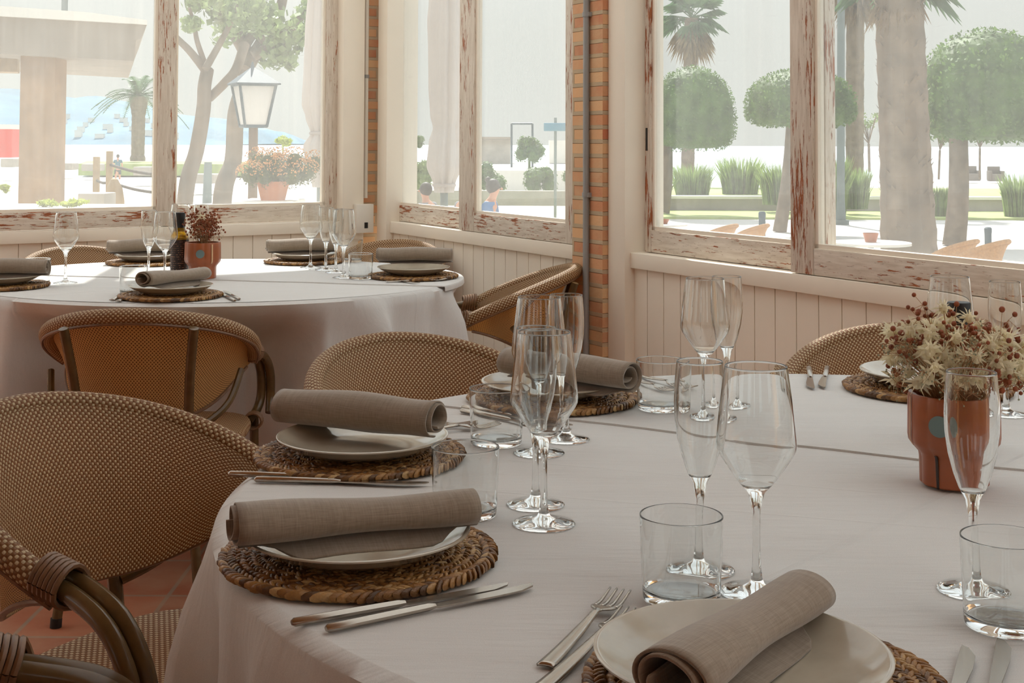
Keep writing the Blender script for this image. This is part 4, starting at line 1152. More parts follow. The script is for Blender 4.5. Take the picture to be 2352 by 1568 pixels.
def grass_clump(px, base_y, top_y, d, half, label, seed, n=420, mat='grass', kind='tall_grass', droop=1.0):
    rr = random.Random(seed); b = ond(px, base_y, d); b.z = max(b.z, GZ + .061); h = (base_y - top_y) * d / F; w_ = half * d / F
    m = MB(); m.fixn = False
    for _ in range(n):
        th = rr.uniform(0, 2 * pi); q = sqrt(rr.random()); p = b + Vector((cos(th) * q * w_ * .6, sin(th) * q * w_ * .4, 0)); hh = h * rr.uniform(.6, 1.05)
        out = Vector((cos(th), sin(th), 0)) * w_ * rr.uniform(.1, .5) * droop; s_ = Vector((rr.uniform(-1, 1), rr.uniform(-1, 1), 0)).normalized() * h * .018
        m1 = p + out * .35 + Vector((0, 0, hh * .65)); m2 = p + out + Vector((0, 0, hh))
        m.add([p - s_, p + s_, m1 + s_ * .8, m2, m1 - s_ * .8], [(0, 1, 2, 4), (4, 2, 3)])
    o = m.build(kind, M[mat], smooth=0); return tag(o, label, 'plant', 'grasses and bushes in the garden')
for k, (px, by, ty, d, hw, lab) in enumerate((
        (1500, 470, 398, 42, 60, 'bushy grass clump at the left end of the planter wall'), (1590, 452, 374, 44, 62, 'grass clump below the left clipped tree'),
        (1700, 452, 356, 45, 66, 'tall green grass clump between the two clipped trees'), (1795, 470, 372, 39, 70, 'pale plumed grass at the window post'),
        (1905, 500, 360, 37, 60, 'large grass clump right of the window post'), (1965, 480, 385, 38, 45, 'grass clump around the slender palm'),
        (2160, 500, 430, 37, 26, 'small dark bush left of the leaning trunk'), (2345, 500, 400, 37, 60, 'bush at the right edge of the garden'),
        (2068, 560, 420, 14.6, 60, 'spiky plant at the foot of the thick palm'),)):
    if k == 8: continue
    grass_clump(px, by, ty, d, hw, lab, 20 + k, 520)
def bush(px, top, bot, half, d, label, seed, mat='bushleaf', n=1400, size=.05, name='garden_bush', gz=None):
    rr = random.Random(seed); c = ond(px, (top + bot) / 2, d); rx = half * d / F; rz = (bot - top) / 2 * d / F
    m = MB(); m.fixn = False
    cs = [c + Vector((rr.uniform(-.5, .5) * rx, rr.uniform(-.4, .4) * rx, rr.uniform(-.45, .45) * rz)) for _ in range(9)]
    for q in cs: m.ball(q, (rx * .34, rx * .34, rz * .4), 8, 6)
    leaves(m, cs, rx * .5, int(n * 1.6), size * rx * 1.7, rr, squash=rz / rx)
    if gz is not None: m.tube([(c.x, c.y, gz), c], rx * .07, 8)
    o = m.build(name, M[mat], smooth=0); return tag(o, label, 'bush', 'bushes in the garden')
bush(1125, 365, 448, 42, 36, 'green bush behind the seated person with a hair bun', 31, 'topiary')
bush(1240, 375, 452, 44, 36, 'bush above the low wall in the middle window', 32, 'topiary')
bush(1310, 385, 450, 30, 36.5, 'bush at the right edge of the middle window', 33, 'topiary')
bush(1216, 303, 380, 42, 60, 'round tree below the empty sign frame', 34, 'topiary', gz=.1)
bush(960, 360, 445, 44, 35.8, 'bush left of the closed parasol', 35, 'grass')
bush(955, 306, 345, 22, 50, 'small tree top beside the grey post', 36, 'topiary', gz=GZ)
bush(650, 310, 340, 26, 48, 'small flat-topped tree on the shore', 37, 'yellowleaf', 500, .08, gz=GZ)
bush(110, 455, 475, 30, 7.6, 'yellow-green leaves beside the stone column base', 38, 'yellowleaf', 260, .09)
bush(175, 456, 476, 42, 7.5, 'yellow-green leafy plant along the bottom of the left pane', 39, 'yellowleaf', 320, .08)
bush(12, 420, 446, 18, 9, 'yellow-green plant at the left edge of the photo', 40, 'yellowleaf', 260, .1)
bush(1840, 470, 505, 26, 30, 'small bush at the foot of the window post', 41, 'topiary', 500)
# low wall and lawn of the middle window
o = strip(905, 1330, 34, 438, 472, M['stone'], 'planter_wall', '', '', .4); tag(o, 'low pale wall behind the seated people', 'wall')
m = MB(); m.prism([(ond(905, 400, 31).x, 31), (ond(1335, 400, 31).x, 31), (ond(1335, 400, 34).x, 33.9), (ond(905, 400, 34).x, 33.9)], GZ, GZ + .06); tag(m.build('lawn', M['lawn'], smooth=0), 'lawn strip before the pale wall of the middle window', 'lawn', kind='stuff')
# pale beach wall, kiosk, frames and sign
m = MB(); m.prism([(ond(1092, 400, 57).x, 56), (ond(1360, 400, 57).x, 56), (ond(1360, 400, 79).x, 79.5), (ond(1060, 400, 79).x, 79.5)], GZ, .1); tag(m.build('beach_terrace', M['plaster'], smooth=0), 'white raised beach terrace behind the middle bushes', 'terrace')
o = strip(1098, 1172, 75, 321, 375.5, M['stone'], 'beach_kiosk', '', '', 3); tag(o, 'grey-green beach kiosk in the middle window', 'kiosk')
m = MB(); a = ond(1094, 320, 75); b = ond(1176, 320, 75); m.box(a.x, b.x, 74.6, 78.4, a.z, a.z + .14); m.build('kiosk_roof', M['concrete'], o, smooth=0)
e = empty('sign_frame'); tag(e, 'empty square frame on posts above the round tree', 'frame')
a, b, c, d = ond(1175, 284, 62), ond(1223, 284, 62), ond(1175, 384.5, 62), ond(1223, 384.5, 62)
for p, q, nm in ((a, c, 'post'), (b, d, 'post'), (a, b, 'crossbar')):
    m = MB(); m.tube([p, q], .05, 8); m.build(nm, M['lampmetal'], e)
e = empty('beach_sign'); tag(e, 'blue rectangular sign on a thin pole in the middle window', 'sign')
a, b = ond(1249, 282, 33), ond(1299, 301, 33); m = MB(); m.box(a.x, b.x, 32.97, 33.03, b.z, a.z, bev=.01); m.build('sign_board', M['signblue'], e)
p = ond(1276, 270, 33); m = MB(); m.tube([(p.x, 33.08, GZ + .061), (p.x, 33.08, p.z)], .035, 8); m.build('pole', M['greymetal'], e)
o = strip(1262, 1330, 76, 322, 374.5, M['plaster'], 'beach_hut', '', '', 2); tag(o, 'pale hut behind the blue sign', 'hut')
# grey post outside the middle window, bollards
m = MB(); p = ond(930, 300, 8.2); q = ond(930, 150, 8.2); w_ = 9 * 8.2 / F; m.box(p.x - w_, p.x + w_, 8.15, 8.2 + 2 * w_, GZ, q.z, bev=.004); tag(m.build('square_post', M['greymetal']), 'grey-green square post left in the middle window', 'post')
for px, y0, d, lab in ((1750, 483, 27, 'dark bollard below the window post'), (2268, 517, 24, 'dark bollard in the right pane')):
    e = empty('bollard', ond(px, 400, d).xy.to_3d() + Vector((0, 0, GZ))); tag(e, lab, 'bollard', 'bollards in the square'); z = CAMH - (y0 - YH) / F * d - GZ; r = 8.5 * d / F
    m = MB(); m.tube([(0, 0, 0), (0, 0, z * .8)], r * .92, 14); m.build('shaft', M['lampmetal'], e)
    m = MB(); m.lathe([(.0001, z), (r * .7, z), (r, z * .96), (r, z * .84), (r * .92, z * .8), (.0001, z * .8)], 18); m.build('cap', M['lampmetal'], e)
# small trees and wicker lounge chairs near the water
def twig_tree(px, base_y, fork_y, top_y, d, half, label, seed, w=6):
    rr = random.Random(seed); e = tree_base('young_tree', label, 'tree', 'young trees by the beach')
    g = ond(px, base_y, d); f = ond(px + rr.uniform(-3, 3), fork_y, d); t = ond(px, top_y, d); m = MB(); m.tube([g, f], w * d / F / 2, 8)
    cs = []
    for k in range(9):
        a = rr.uniform(0, 2 * pi); c = f.lerp(t, rr.uniform(.3, 1)) + Vector((cos(a), sin(a), 0)) * half * d / F * rr.uniform(.4, 1); cs.append(c); m.tube([f, f.lerp(c, .5) + Vector((0, 0, .1)), c], w * d / F / 5, 5)
    m.build('trunk', M['bark'], e); m = MB(); m.fixn = False; leaves(m, cs, half * .4 * d / F, 240, .09, rr); m.build('foliage', M['leaf'], e, smooth=0)
twig_tree(1997, 395, 330, 265, 66, 36, 'thin young tree left of the thick palm', 51)
twig_tree(2156, 412, 345, 300, 60, 20, 'slim tree just right of the thick palm', 52, 5)
twig_tree(2250, 412, 340, 300, 62, 22, 'leaning slim tree among the beach chairs', 53, 5)
for px, by, d, lab in ((2233, 415, 72, 'grey wicker lounge chair by the beach, left of two'), (2287, 416, 72, 'grey wicker lounge chair by the beach, right of two')):
    p = ond(px, by, d); e = empty('lounge_chair', p); tag(e, lab, 'chair', 'lounge chairs by the beach')
    m = MB(); m.box(-.33, .33, -.3, .3, 0, .38, bev=.02); m.build('seat', M['darkwicker'], e); m = MB(); m.box(-.33, .33, .25, .36, .3, .78, bev=.02); m.build('backrest', M['darkwicker'], e)
    for s_ in (-1, 1): m = MB(); m.box(s_ * .33 - .05, s_ * .33 + .05, -.3, .3, .05, .55, bev=.02); m.build('armrest', M['darkwicker'], e)
    m = MB(); m.box(-.33, .33, -.32, .36, -.0, .04); m.build('base', M['darkwicker'], e)
# terrace chairs, tables and bowls just outside the right window
def out_chair(px, top_y, d, label, rz):
    p = ond(px, top_y, d); gz = p.z - .80; e = empty('terrace_armchair', (p.x, d, gz), rz); tag(e, label, 'chair', 'armchairs on the terrace outside')
    m = MB(); m.fixn = False; m.grid(lambda a, b: shell(a * 2 - 1, b), 20, 5, uv=lambda a, b: (a, b)); m.build('backrest', M['outwicker'], e, solid=.012)
    m = MB(); m.tube([rim(-1 + i / 10) for i in range(21)], .022, 8); m.build('rolled_rim', M['outwicker'], e)
    m = MB(); m.box(-.23, .23, -.22, .22, .42, .455, bev=.015); m.build('seat', M['outwicker'], e)
    for x in (-.2, .2):
        for y in (-.2, .2): m = MB(); m.tube([(x, y, .42), (x * 1.08, y * 1.08, 0)], .013, 8); m.build('leg', M['tube'], e)
    if gz > GZ + .02: pass
    return e
for px, ty, d, lab, rz in ((1640, 511, 17.6, 'terrace armchair outside the right window, leftmost of the left pair', .9), (1715, 511, 18.9, 'terrace armchair outside the right window beside the dark bollard', .9),
                           (2175, 545, 14, 'terrace armchair outside at the foot of the thick palm', .8), (2240, 545, 12.9, 'terrace armchair outside before the right bollard', .8)):
    out_chair(px, ty, d, lab, rz)
for px, y0, y1, d, hw, lab in ((1520, 503, 514, 20, 18, 'orange bowl on the terrace at the left of the right window'), (2000, 535, 556, 13.0, 18, 'orange bowl on the terrace left of the thick palm')):
    a = ond(px, y1, d); e = empty('terrace_table', (a.x, d, GZ)); tag(e, 'round white terrace table under the ' + ('left' if px < 1700 else 'right') + ' orange bowl outside', 'table', 'terrace tables outside'); h = a.z - GZ
    m = MB(); m.lathe([(.0001, h), (.38, h), (.38, h - .025), (.0001, h - .025)], 32); m.build('tabletop', M['plaster'], e); m = MB(); m.lathe([(.03, h - .025), (.03, .04), (.22, 0), (.0001, 0)], 20); m.build('pedestal', M['lampmetal'], e)
    r = hw * d / F; z = (y1 - y0) * d / F
    m = MB(); m.lathe([(.0001, 0), (r * .7, 0), (r, z), (r * .92, z), (r * .62, z * .15), (.0001, z * .15)], 28); tag(m.build('bowl', M['glaze'], loc=(a.x, d, a.z)), lab, 'bowl', 'orange bowls on the terrace')
# closed parasols
def parasol(px, d, prof, label, seed, zb=None):
    """prof: (py, half width px)"""
    e = empty('closed_parasol'); tag(e, label, 'parasol', 'closed parasols on the terrace'); rr = random.Random(seed)
    pts = [(ond(px + dx, y, d), hw * d / F) for y, hw, dx in prof]; n = len(pts)
    def fn(a, b):
        k = b * (n - 1); i = min(int(k), n - 2); t = k - i; t = t * t * (3 - 2 * t); p = pts[i][0].lerp(pts[i + 1][0], k - i); r = pts[i][1] * (1 - t) + pts[i + 1][1] * t
        an = 2 * pi * a; r *= 1 + .14 * sin(an * 8 + seed + b * 2) + .07 * sin(an * 13 + b * 5)
        return Vector((p.x + cos(an) * r, p.y + sin(an) * r * .9, p.z))
    m = MB(); m.weld = True; m.grid(fn, 96, 60); m.build('folded_canvas', M['canvas'], e)
    p = pts[-1][0]; m = MB(); m.tube([(p.x, p.y, GZ), (p.x, p.y, pts[0][0].z)], .025, 12); m.build('pole', M['greymetal'], e)
    tie = [q for q in pts if q[1] == min(x[1] for x in pts[1:-1])][0]
    m = MB(); m.tube([tie[0] + Vector((cos(a) * tie[1] * 1.08, sin(a) * tie[1] * .98, 0)) for a in [2 * pi * i / 24 for i in range(25)]], .012, 6, caps=False); m.build('tie', M['canvas'], e)
    m = MB(); m.lathe([(.0001, .09), (.05, .09), (.06, .08), (.25, .06), (.27, 0), (.0001, 0)], 24, c=(p.x, p.y, GZ)); m.build('base', M['greymetal'], e)
parasol(1022, 8.6, [(-160, 6, 0), (-60, 26, 0), (0, 34, 0), (50, 38, 0), (120, 36, 0), (200, 35, 0), (262, 33, 2), (295, 27, 2), (325, 33, 0), (380, 36, -2), (425, 22, -2), (442, 20, -2)], 'large closed parasol in the middle window', 1)
parasol(728, 9.0, [(-160, 6, 8), (-40, 22, 6), (80, 28, 4), (150, 29, 2), (240, 32, 0), (270, 27, 3), (306, 19, 6), (335, 30, 2), (370, 26, 2), (430, 16, 8)], 'closed parasol at the right edge of the back window', 2)
# street lantern
e = empty('street_lantern'); tag(e, 'four-sided street lantern on a post outside the back window', 'lantern')
d = 10.5; k = d / F; c0 = ond(582, 292, d)
def ringp(cx, cz, hw): return [Vector((cx + hw * a, d + hw * b, cz)) for a, b in rotsq]
ra = radians(24); rotsq = [(cos(ra + pi / 4 + i * pi / 2) * 1.28, sin(ra + pi / 4 + i * pi / 2) * 1.28) for i in range(4)]
top = ringp(c0.x, ond(582, 196, d).z, 46 * k); bot = ringp(c0.x, ond(582, 290, d).z, 28 * k); eav = ringp(c0.x, ond(582, 192, d).z, 56 * k); apex = ond(580, 152, d)
m = MB(); m.add(eav + [apex, Vector((apex.x, d, apex.z - .02))] + [p - Vector((0, 0, .012)) for p in eav], [(0, 1, 4), (1, 2, 4), (2, 3, 4), (3, 0, 4), (9, 8, 7, 6), (0, 6, 7, 1), (1, 7, 8, 2), (2, 8, 9, 3), (3, 9, 6, 0)]); m.tube([apex - Vector((0, 0, .02)), apex + Vector((0, 0, .035))], [.02, .006], 8); m.build('roof', M['lampmetal'], e, smooth=0)
for i in range(4):
    m = MB(); m.tube([top[i], bot[i]], .011, 6); m.build('corner_bar', M['lampmetal'], e)
    j = (i + 1) % 4; m = MB(); s1 = .93
    cT = sum(top, Vector()) / 4; cB = sum(bot, Vector()) / 4
    q = [cT + (top[i] - cT) * s1, cT + (top[j] - cT) * s1, cB + (bot[j] - cB) * s1, cB + (bot[i] - cB) * s1]; m.add(q, [(0, 1, 2, 3)]); m.build('glass_panel', M['lampglass'], e, solid=.004, smooth=0)
m = MB(); m.tube(bot + [bot[0]], .012, 6, caps=False); m.tube(top + [top[0]], .010, 6, caps=False); m.build('base_frame', M['lampmetal'], e)
m = MB(); m.tube([(c0.x, d, GZ), (c0.x, d, GZ + .25), (c0.x, d, GZ + .26), (c0.x, d, c0.z)], [.075, .07, .04, .036], 12); m.build('post', M['lamppost'], e)
# plane trees
def plane_tree(label, seed, d, limbs, crown, n, size, w0):
    rr = random.Random(seed); e = tree_base('plane_tree', label, 'tree', 'plane trees outside the back window')
    m = MB()
    for pts, wa, wb in limbs:
        P = [ond(x, y, d) for x, y in pts]
        if pts[0][1] > 440: P = [Vector((ond(pts[0][0] - 12, 440, d).x, d, GZ))] + P
        P = [p + Vector((0, rr.uniform(-.15, .15), 0)) for p in P]; P = smoothpts(P, 5); q = len(P)
        m.tube(P, [(wa + (wb - wa) * i / (q - 1)) * d / F / 2 for i in range(q)], 10)
    m.build('trunk', M['bark'], e)
    m = MB(); m.fixn = False
    for (x, y, r, cnt) in crown:
        cs = [ond(x + rr.uniform(-.5, .5) * r, y + rr.uniform(-.4, .4) * r, d + rr.uniform(-.5, .5)) for _ in range(6)]; leaves(m, cs, r * .6 * d / F, cnt, size, rr, .75)
    m.build('foliage', M['leaf'], e, smooth=0)
plane_tree('leaning plane tree nearest the window post, forked into a Y', 61, 15, [
    ([(425, 450), (447, 345), (470, 250), (472, 200), (474, 160)], 40, 30), ([(474, 165), (440, 120), (405, 85), (370, 40)], 20, 12), ([(476, 160), (500, 105), (520, 60), (545, 10)], 18, 10),
    ([(470, 150), (455, 95), (448, 60), (440, 20)], 14, 8), ([(478, 225), (520, 190), (545, 160), (556, 100)], 20, 24)],
    [(440, 55, 24, 130), (500, 10, 60, 320), (560, 20, 60, 340), (450, 0, 40, 200)], 1, .05, 0)
plane_tree('broad plane tree behind the street lantern', 62, 17, [
    ([(515, 450), (530, 370), (545, 260), (565, 180), (560, 120), (540, 70), (530, 0)], 46, 30), ([(568, 160), (600, 90), (635, 30), (660, -40)], 34, 20), ([(585, 130), (640, 95), (690, 40), (740, -30)], 26, 16), ([(562, 110), (590, 50), (585, -30)], 24, 18), ([(600, 95), (670, 60), (720, 10)], 20, 14)],
    [(640, 115, 60, 420), (600, 60, 60, 380), (690, 70, 46, 200), (540, 60, 60, 320), (720, 20, 50, 240), (740, 100, 22, 60), (600, 10, 80, 420), (670, 140, 22, 70)], 1, .055, 0)
# date palm
e = tree_base('date_palm', 'date palm with arching fronds beyond the pergola'); d = 88; c = ond(319, 222, d); g = ond(316, 384, d); g.z = CAMH - (377 - YH) / F * 84 + .06; rr = random.Random(71)
m = MB(); pts = [g.lerp(c, i / 20) for i in range(21)]; wd = 30 * d / F / 2
m.tube(pts, [wd * (1.15 if i < 2 else 1 if i < 14 else 1 + (i - 14) * .08) * (1 + .04 * (i % 2)) for i in range(21)], 14); m.build('trunk', M['bark'], e, smooth=0)
m = MB(); m.fixn = False
for k in range(44):
    th = rr.uniform(0, 2 * pi); el = rr.uniform(-.05, 1.35); L_ = 118 * d / F * rr.uniform(.75, 1.0); dr = Vector((cos(th) * cos(el), sin(th) * cos(el), sin(el))); P = []
    for i in range(9):
        t = i / 8; P.append(c + dr * L_ * t + Vector((0, 0, -L_ * .62 * t * t * (1.15 - sin(el) * .3))))
    m.tube(P, L_ * .006, 4, caps=False); side = dr.cross(Vector((0, 0, 1))); side = side.normalized() if side.length > .05 else Vector((1, 0, 0))
    for i in range(1, 9):
        for q in (0, .33, .66):
            p = P[i - 1].lerp(P[i], q); t = (i - 1 + q) / 8; ll = L_ * .17 * sin(pi * (.12 + .8 * t))
            for sg in (-1, 1):
                tip = p + (side * sg * .8 + dr * .5 + Vector((0, 0, -.35))).normalized() * ll; w2 = (P[i] - P[i - 1]).normalized() * L_ * .012; m.add([p - w2, p + w2, tip], [(0, 1, 2)])
m.build('fronds', M['palmleaf'], e, smooth=0)
m = MB(); m.prism([(ond(180, 380, 80).x, 80), (ond(620, 380, 80).x, 80), (ond(640, 380, 94).x, 94), (ond(200, 380, 94).x, 94)], -.75, CAMH - (377 - YH) / F * 84); tag(m.build('lawn_mound', M['lawn'], smooth=0), 'raised lawn under the date palm', 'lawn', kind='stuff')
# pergola with stone column
e = empty('pergola'); tag(e, 'concrete pergola on a stone column at the left edge', 'pergola'); d = 11.5
def P_(x, y, dd=d): return ond(x, y, dd)
m = MB()
def slab(pts_front, depth, mb):
    n = len(pts_front); back = [p + Vector((-depth * .3, depth, 0)) for p in pts_front]
    mb.add(pts_front + back, [tuple(range(n)), tuple(range(n, 2 * n))[::-1]] + [(i, (i + 1) % n, n + (i + 1) % n, n + i) for i in range(n)])
slab([P_(-260, 20), P_(338, 55), P_(325, 88), P_(312, 92), P_(308, 140), P_(-260, 110)], 3.0, m); m.build('beam', M['concrete'], e, smooth=0)
m = MB(); slab([P_(-260, -5, 11.45), P_(200, 28, 11.45), P_(338, 46, 11.45), P_(338, 56, 11.45), P_(-260, 22, 11.45)], 3.2, m); m.build('roof_edge', M['plaster'], e, smooth=0)
m = MB(); a, b = P_(33, 300), P_(116, 300); m.box(a.x, b.x, d + .1, d + .1 + (b.x - a.x), GZ, P_(33, 122).z, bev=.02); m.build('column', M['pergolastone'], e)
m = MB(); slab([P_(-260, 128, d + .6), P_(40, 132, d + .6), P_(40, 165, d + .6), P_(-260, 160, d + .6)], .3, m); m.build('cross_beam', M['postwood'], e, smooth=0)
# red panel far left, stone blocks, rope fence, terrace planter
o = strip(-120, 26, 26, 296, 366, M['redpaint'], 'red_kiosk', '', '', 1.5, bev=.02); tag(o, 'red kiosk wall at the left edge behind the column', 'kiosk')
p = o; m = MB(); a = ond(-122, 296, 26); b = ond(28, 296, 26); m.box(a.x, b.x, 25.9, 27.6, a.z, a.z + .09); m.build('pale_roof_band', M['plaster'], p, smooth=0)
for k, (x0, x1, y0, y1, d_, lab) in enumerate(((0, 30, 368, 388, 70, 'stone block at the left edge by the shore'), (112, 165, 378, 394, 74, 'stone block beside the grey pole'), (186, 226, 380, 396, 72, 'pale stone block left of the rope posts'), (305, 350, 386, 406, 62, 'stone block below the date palm'), (438, 492, 402, 424, 52, 'stone block between the plane trunks'))):
    o = strip(x0, x1, d_, y0, y1, M['stone'], 'stone_block', '', '', 1.2, bev=.06); tag(o, lab, 'block', 'stone blocks along the shore')
m = MB(); a = ond(468, 372, 45); b = ond(488, 372, 45); z0 = GZ; m.tube([(.5 * (a.x + b.x) - .02, 45, z0), (.5 * (a.x + b.x), 45, a.z)], [.16, .13], 12); tag(m.build('litter_bin', M['greymetal']), 'grey bin between the plane trunks', 'bin')
e = empty('rope_fence'); tag(e, 'rope fence with two square wooden posts outside the left pane', 'fence')
for px, w_, yt, d_ in ((222, 13, 360, 9.6), (252, 13, 347, 9.2)):
    a = ond(px, yt, d_); h = w_ * d_ / F / 2; m = MB(); m.box(a.x - h, a.x + h, d_ - h, d_ + h, GZ, a.z, bev=.003); m.build('post', M['postwood'], e)
A, B, C_, D = ond(222, 414, 9.6), ond(252, 418, 9.2), ond(252, 378, 9.2), ond(370, 402, 8.6)
for a, b in ((A, B), (C_, D), (B, ond(370, 444, 8.6))):
    m = MB(); m.tube(smoothpts([a, a.lerp(b, .5) - Vector((0, 0, .012)), b], 5), .010, 8); m.build('rope', M['rope'], e)
m = MB(); a = ond(372, 402, 8.6); m.box(a.x - .02, a.x + .02, 8.58, 8.62, GZ, a.z + .05); m.build('post', M['postwood'], e)
# stone trough and boulder outside the left pane
m = MB(); a = ond(178, 444, 8.3); b = ond(240, 444, 8.3); m.box(a.x, b.x, 8.3, 8.55, GZ, a.z, bev=.01); tag(m.build('stone_trough', M['stone']), 'stone trough behind the yellow-green leaves', 'planter')
m = MB(); a = ond(262, 408, 8.9); z = a.z
m.lathe([(.0001, z - GZ), (.022, z - GZ - .01), (.05, z - GZ - .07), (.062, z - GZ - .15), (.068, 0), (.0001, 0)], 14, c=(a.x, 8.9, GZ), rf=lambda q: 1 + .12 * sin(q * 3)); tag(m.build('tree_stump', M['postwood']), 'brown tapering stump below the rope posts', 'stump')
m = MB(); zl = ond(100, 475, 7.6).z; m.box(ond(-60, 450, 7.4).x, ond(250, 450, 7.4).x, 7.3, 8.0, GZ, zl, bev=.01); tag(m.build('white_ledge', M['plaster']), 'white masonry ledge under the yellow-green leaves outside', 'ledge')
# flower bush in terracotta pot, on a white terrace ledge
m = MB(); a = ond(-200, 452, 7.9); b = ond(800, 452, 7.9); z = ond(600, 458, 7.9).z; m.box(ond(560, 450, 7.9).x, ond(690, 450, 7.9).x, 7.55, 8.1, GZ, z, bev=.01); tag(m.build('white_pedestal', M['plaster']), 'white masonry ledge under the terracotta pot', 'ledge')
e = empty('terracotta_planter', (ond(627, 450, 7.8).x, 7.8, z)); tag(e, 'wide terracotta planter outside the back window', 'planter'); r = 38 * 7.8 / F; h = ond(627, 416, 7.8).z - z
m = MB(); m.lathe([(.0001, 0), (r * .72, 0), (r * .95, h * .86), (r * 1.03, h * .86), (r * 1.05, h), (r * .92, h), (r * .88, h * .8), (.0001, h * .8)], 40); m.build('pot_body', M['terracotta'], e)
e = empty('flowering_bush'); tag(e, 'rounded bush with orange blossom in the terracotta planter', 'bush'); rr = random.Random(81)
c = ond(645, 392, 7.8); m = MB(); m.fixn = False; cs = [c + Vector((rr.uniform(-.19, .19), rr.uniform(-.14, .14), rr.uniform(-.04, .06))) for _ in range(22)]
for q in cs: m.ball(q, .045, 8, 6)
leaves(m, cs, .075, 5200, .0075, rr, .6); m.build('foliage', M['bushleaf'], e, smooth=0)
m = MB(); m.fixn = False
for _ in range(1900):
    q = rr.choice(cs); dd = Vector((rr.gauss(0, 1), rr.gauss(0, 1), abs(rr.gauss(0, 1)) * 1.1 + .1)).normalized(); p = q + dd * .082; m.ball(p, .004, 4, 3)
m.build('blossom', M['flowers'], e)
m = MB(); m.tube([ond(627, 418, 7.8) - Vector((0, 0, .03)), c], .012, 8); m.build('stem', M['bark'], e)
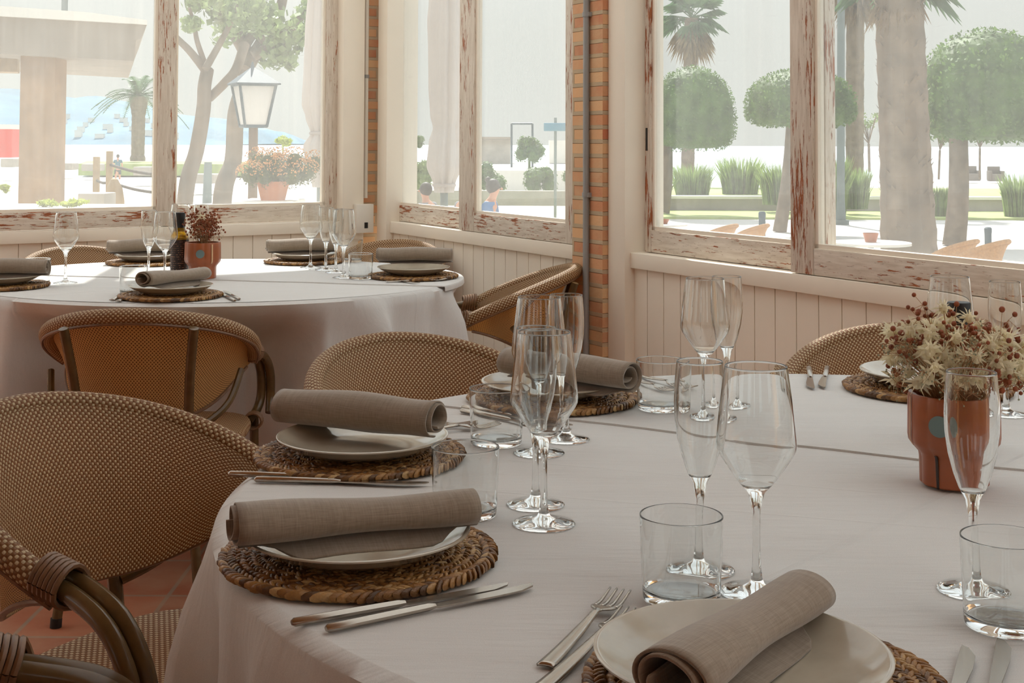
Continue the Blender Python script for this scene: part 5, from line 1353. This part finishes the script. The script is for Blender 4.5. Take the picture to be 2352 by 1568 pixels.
# ------------------------------------------------------------------ people
def skinbody(name, joints, edges, mat, parent=None, sub=2):
    me = bpy.data.meshes.new(name); me.from_pydata([j[0] for j in joints], edges, []); o = bpy.data.objects.new(name, me); COL.objects.link(o)
    sk = o.modifiers.new('skin', 'SKIN'); sk.use_smooth_shade = True
    for i, j in enumerate(joints):
        v = me.skin_vertices[0].data[i]; v.radius = (j[1], j[2] if len(j) > 2 else j[1]); v.use_root = (i == 0)
    s_ = o.modifiers.new('sub', 'SUBSURF'); s_.levels = s_.render_levels = sub
    me.materials.append(mat)
    if parent: o.parent = parent
    return o
def person(loc, rz, sit, label, shirt, legsmat, lean=0, scale=1.0, bun=False):
    e = empty('person', loc, rz); e.scale = (scale,) * 3; tag(e, label, 'person')
    H = .92 if not sit else .46
    J = [((0, 0, H), .13, .10)]; E = []
    def add(par, p, *r): J.append((p, *r)); E.append((par, len(J) - 1)); return len(J) - 1
    w_ = add(0, (0, -.01, H + .18), .115, .085); ch = add(w_, (0, lean * .5, H + .36), .14, .095); nk = add(ch, (0, lean * .8, H + .50), .055, .05); hd0 = add(nk, (0, lean + .01, H + .56), .05, .05)
    hd = add(hd0, (0, lean + .02, H + .64), .078, .09); tp = add(hd, (0, lean + .02, H + .73), .06, .07)
    for s_ in (-1, 1):
        sh = add(ch, (.17 * s_, lean * .6, H + .44), .05); el = add(sh, (.23 * s_, lean * .5 + (-.02 if not sit else .06), H + .18), .038)
        wr = add(el, (.24 * s_ if not sit else .12 * s_, .06 + lean if not sit else .30, H - .04 if not sit else H + .20), .026)
        hn = add(wr, (.24 * s_ if not sit else .08 * s_, .08 + lean if not sit else .38, H - .12 if not sit else H + .22), .03, .02)
        if not sit:
            kn = add(0, (.10 * s_, .02 + .05 * s_, .5), .065); an = add(kn, (.10 * s_, -.02 + .08 * s_, .09), .04); add(an, (.10 * s_, .10 + .08 * s_, .035), .04, .03)
        else:
            kn = add(0, (.11 * s_, .40, .47), .07); an = add(kn, (.11 * s_, .40, .09), .042); add(an, (.11 * s_, .52, .035), .042, .03)
    skinbody('body', J, E, M['skin'], e)
    # hair
    m = MB(); hc = Vector(J[hd][0]) + Vector((0, -.022, .03)); m.ball(hc, (.09, .098, .105), 16, 12)
    if bun: m.ball(hc + Vector((0, -.07, .09)), (.04, .04, .04), 10, 8)
    m.build('hair', M['hair'], e)
    # face
    m = MB(); m.ball((0, lean + .118, H + .64), (.011, .018, .016), 8, 6); m.build('nose', M['skin'], e)
    for s_ in (-1, 1): m = MB(); m.ball((.034 * s_, lean + .098, H + .665), (.011, .008, .008), 8, 6); m.build('eye', M['black'], e)
    # top
    SJ = [((0, 0, H - .02), .145, .115), ((0, -.01, H + .18), .13, .10), ((0, lean * .5, H + .36), .155, .112), ((0, lean * .75, H + .46), .09, .075)]; SE = [(0, 1), (1, 2), (2, 3)]
    for s_ in (-1, 1):
        SJ.append(((.175 * s_, lean * .6, H + .43), .064)); SE.append((2, len(SJ) - 1)); SJ.append(((.215 * s_, lean * .5 + (0 if not sit else .03), H + .26), .056)); SE.append((len(SJ) - 2, len(SJ) - 1))
    skinbody('shirt', SJ, SE, M[shirt], e)
    LJ = [((0, 0, H), .15, .12)]; LE = []
    for s_ in (-1, 1):
        LJ.append(((.095 * s_, .01 if not sit else .14, H - .14 if not sit else H), .095)); LE.append((0, len(LJ) - 1))
        LJ.append(((.105 * s_, .02 + .03 * s_ if not sit else .36, H - .36 if not sit else H + .01), .085)); LE.append((len(LJ) - 2, len(LJ) - 1))
    skinbody('shorts', LJ, LE, M[legsmat], e)
    return e
pp = ond(270, 425, 74); person((pp.x, 74, pp.z), radians(12), False, 'person standing in a teal shirt and dark shorts beyond the rope fence', 'shirt', 'shorts', 0, 1.0)
def seat_person(px, head_y, d, rz, label, shirt, lean, bun, slabel):
    p = ond(px, head_y, d); zz = p.z - 1.21
    person((p.x, d, zz), rz, True, label, shirt, 'shorts', lean, 1.0, bun)
    e = empty('terrace_stool', (p.x, d, zz), rz); tag(e, 'low seat under the ' + slabel, 'stool', 'stools under the seated people')
    m = MB(); m.box(-.22, .22, -.22, .2, .27, .31, bev=.01); m.build('seat', M['outwicker'], e)
    for x in (-.19, .19):
        for y in (-.19, .17): m = MB(); m.tube([(x, y, .27), (x, y, 0)], .014, 8); m.build('leg', M['tube'], e)
seat_person(1116, 414, 18, radians(-105), 'seated person with a hair bun in a blue shirt in the middle window', 'blueshirt', .10, True, 'person with the hair bun')
seat_person(986, 422, 20, radians(60), 'seated dark-haired person in grey left of the closed parasol', 'greyshirt', .06, False, 'person left of the closed parasol')
seat_person(1060, 424, 21.6, radians(-60), 'seated dark-haired person in grey between the parasol and the window stile', 'greyshirt', .06, False, 'person right of the closed parasol')
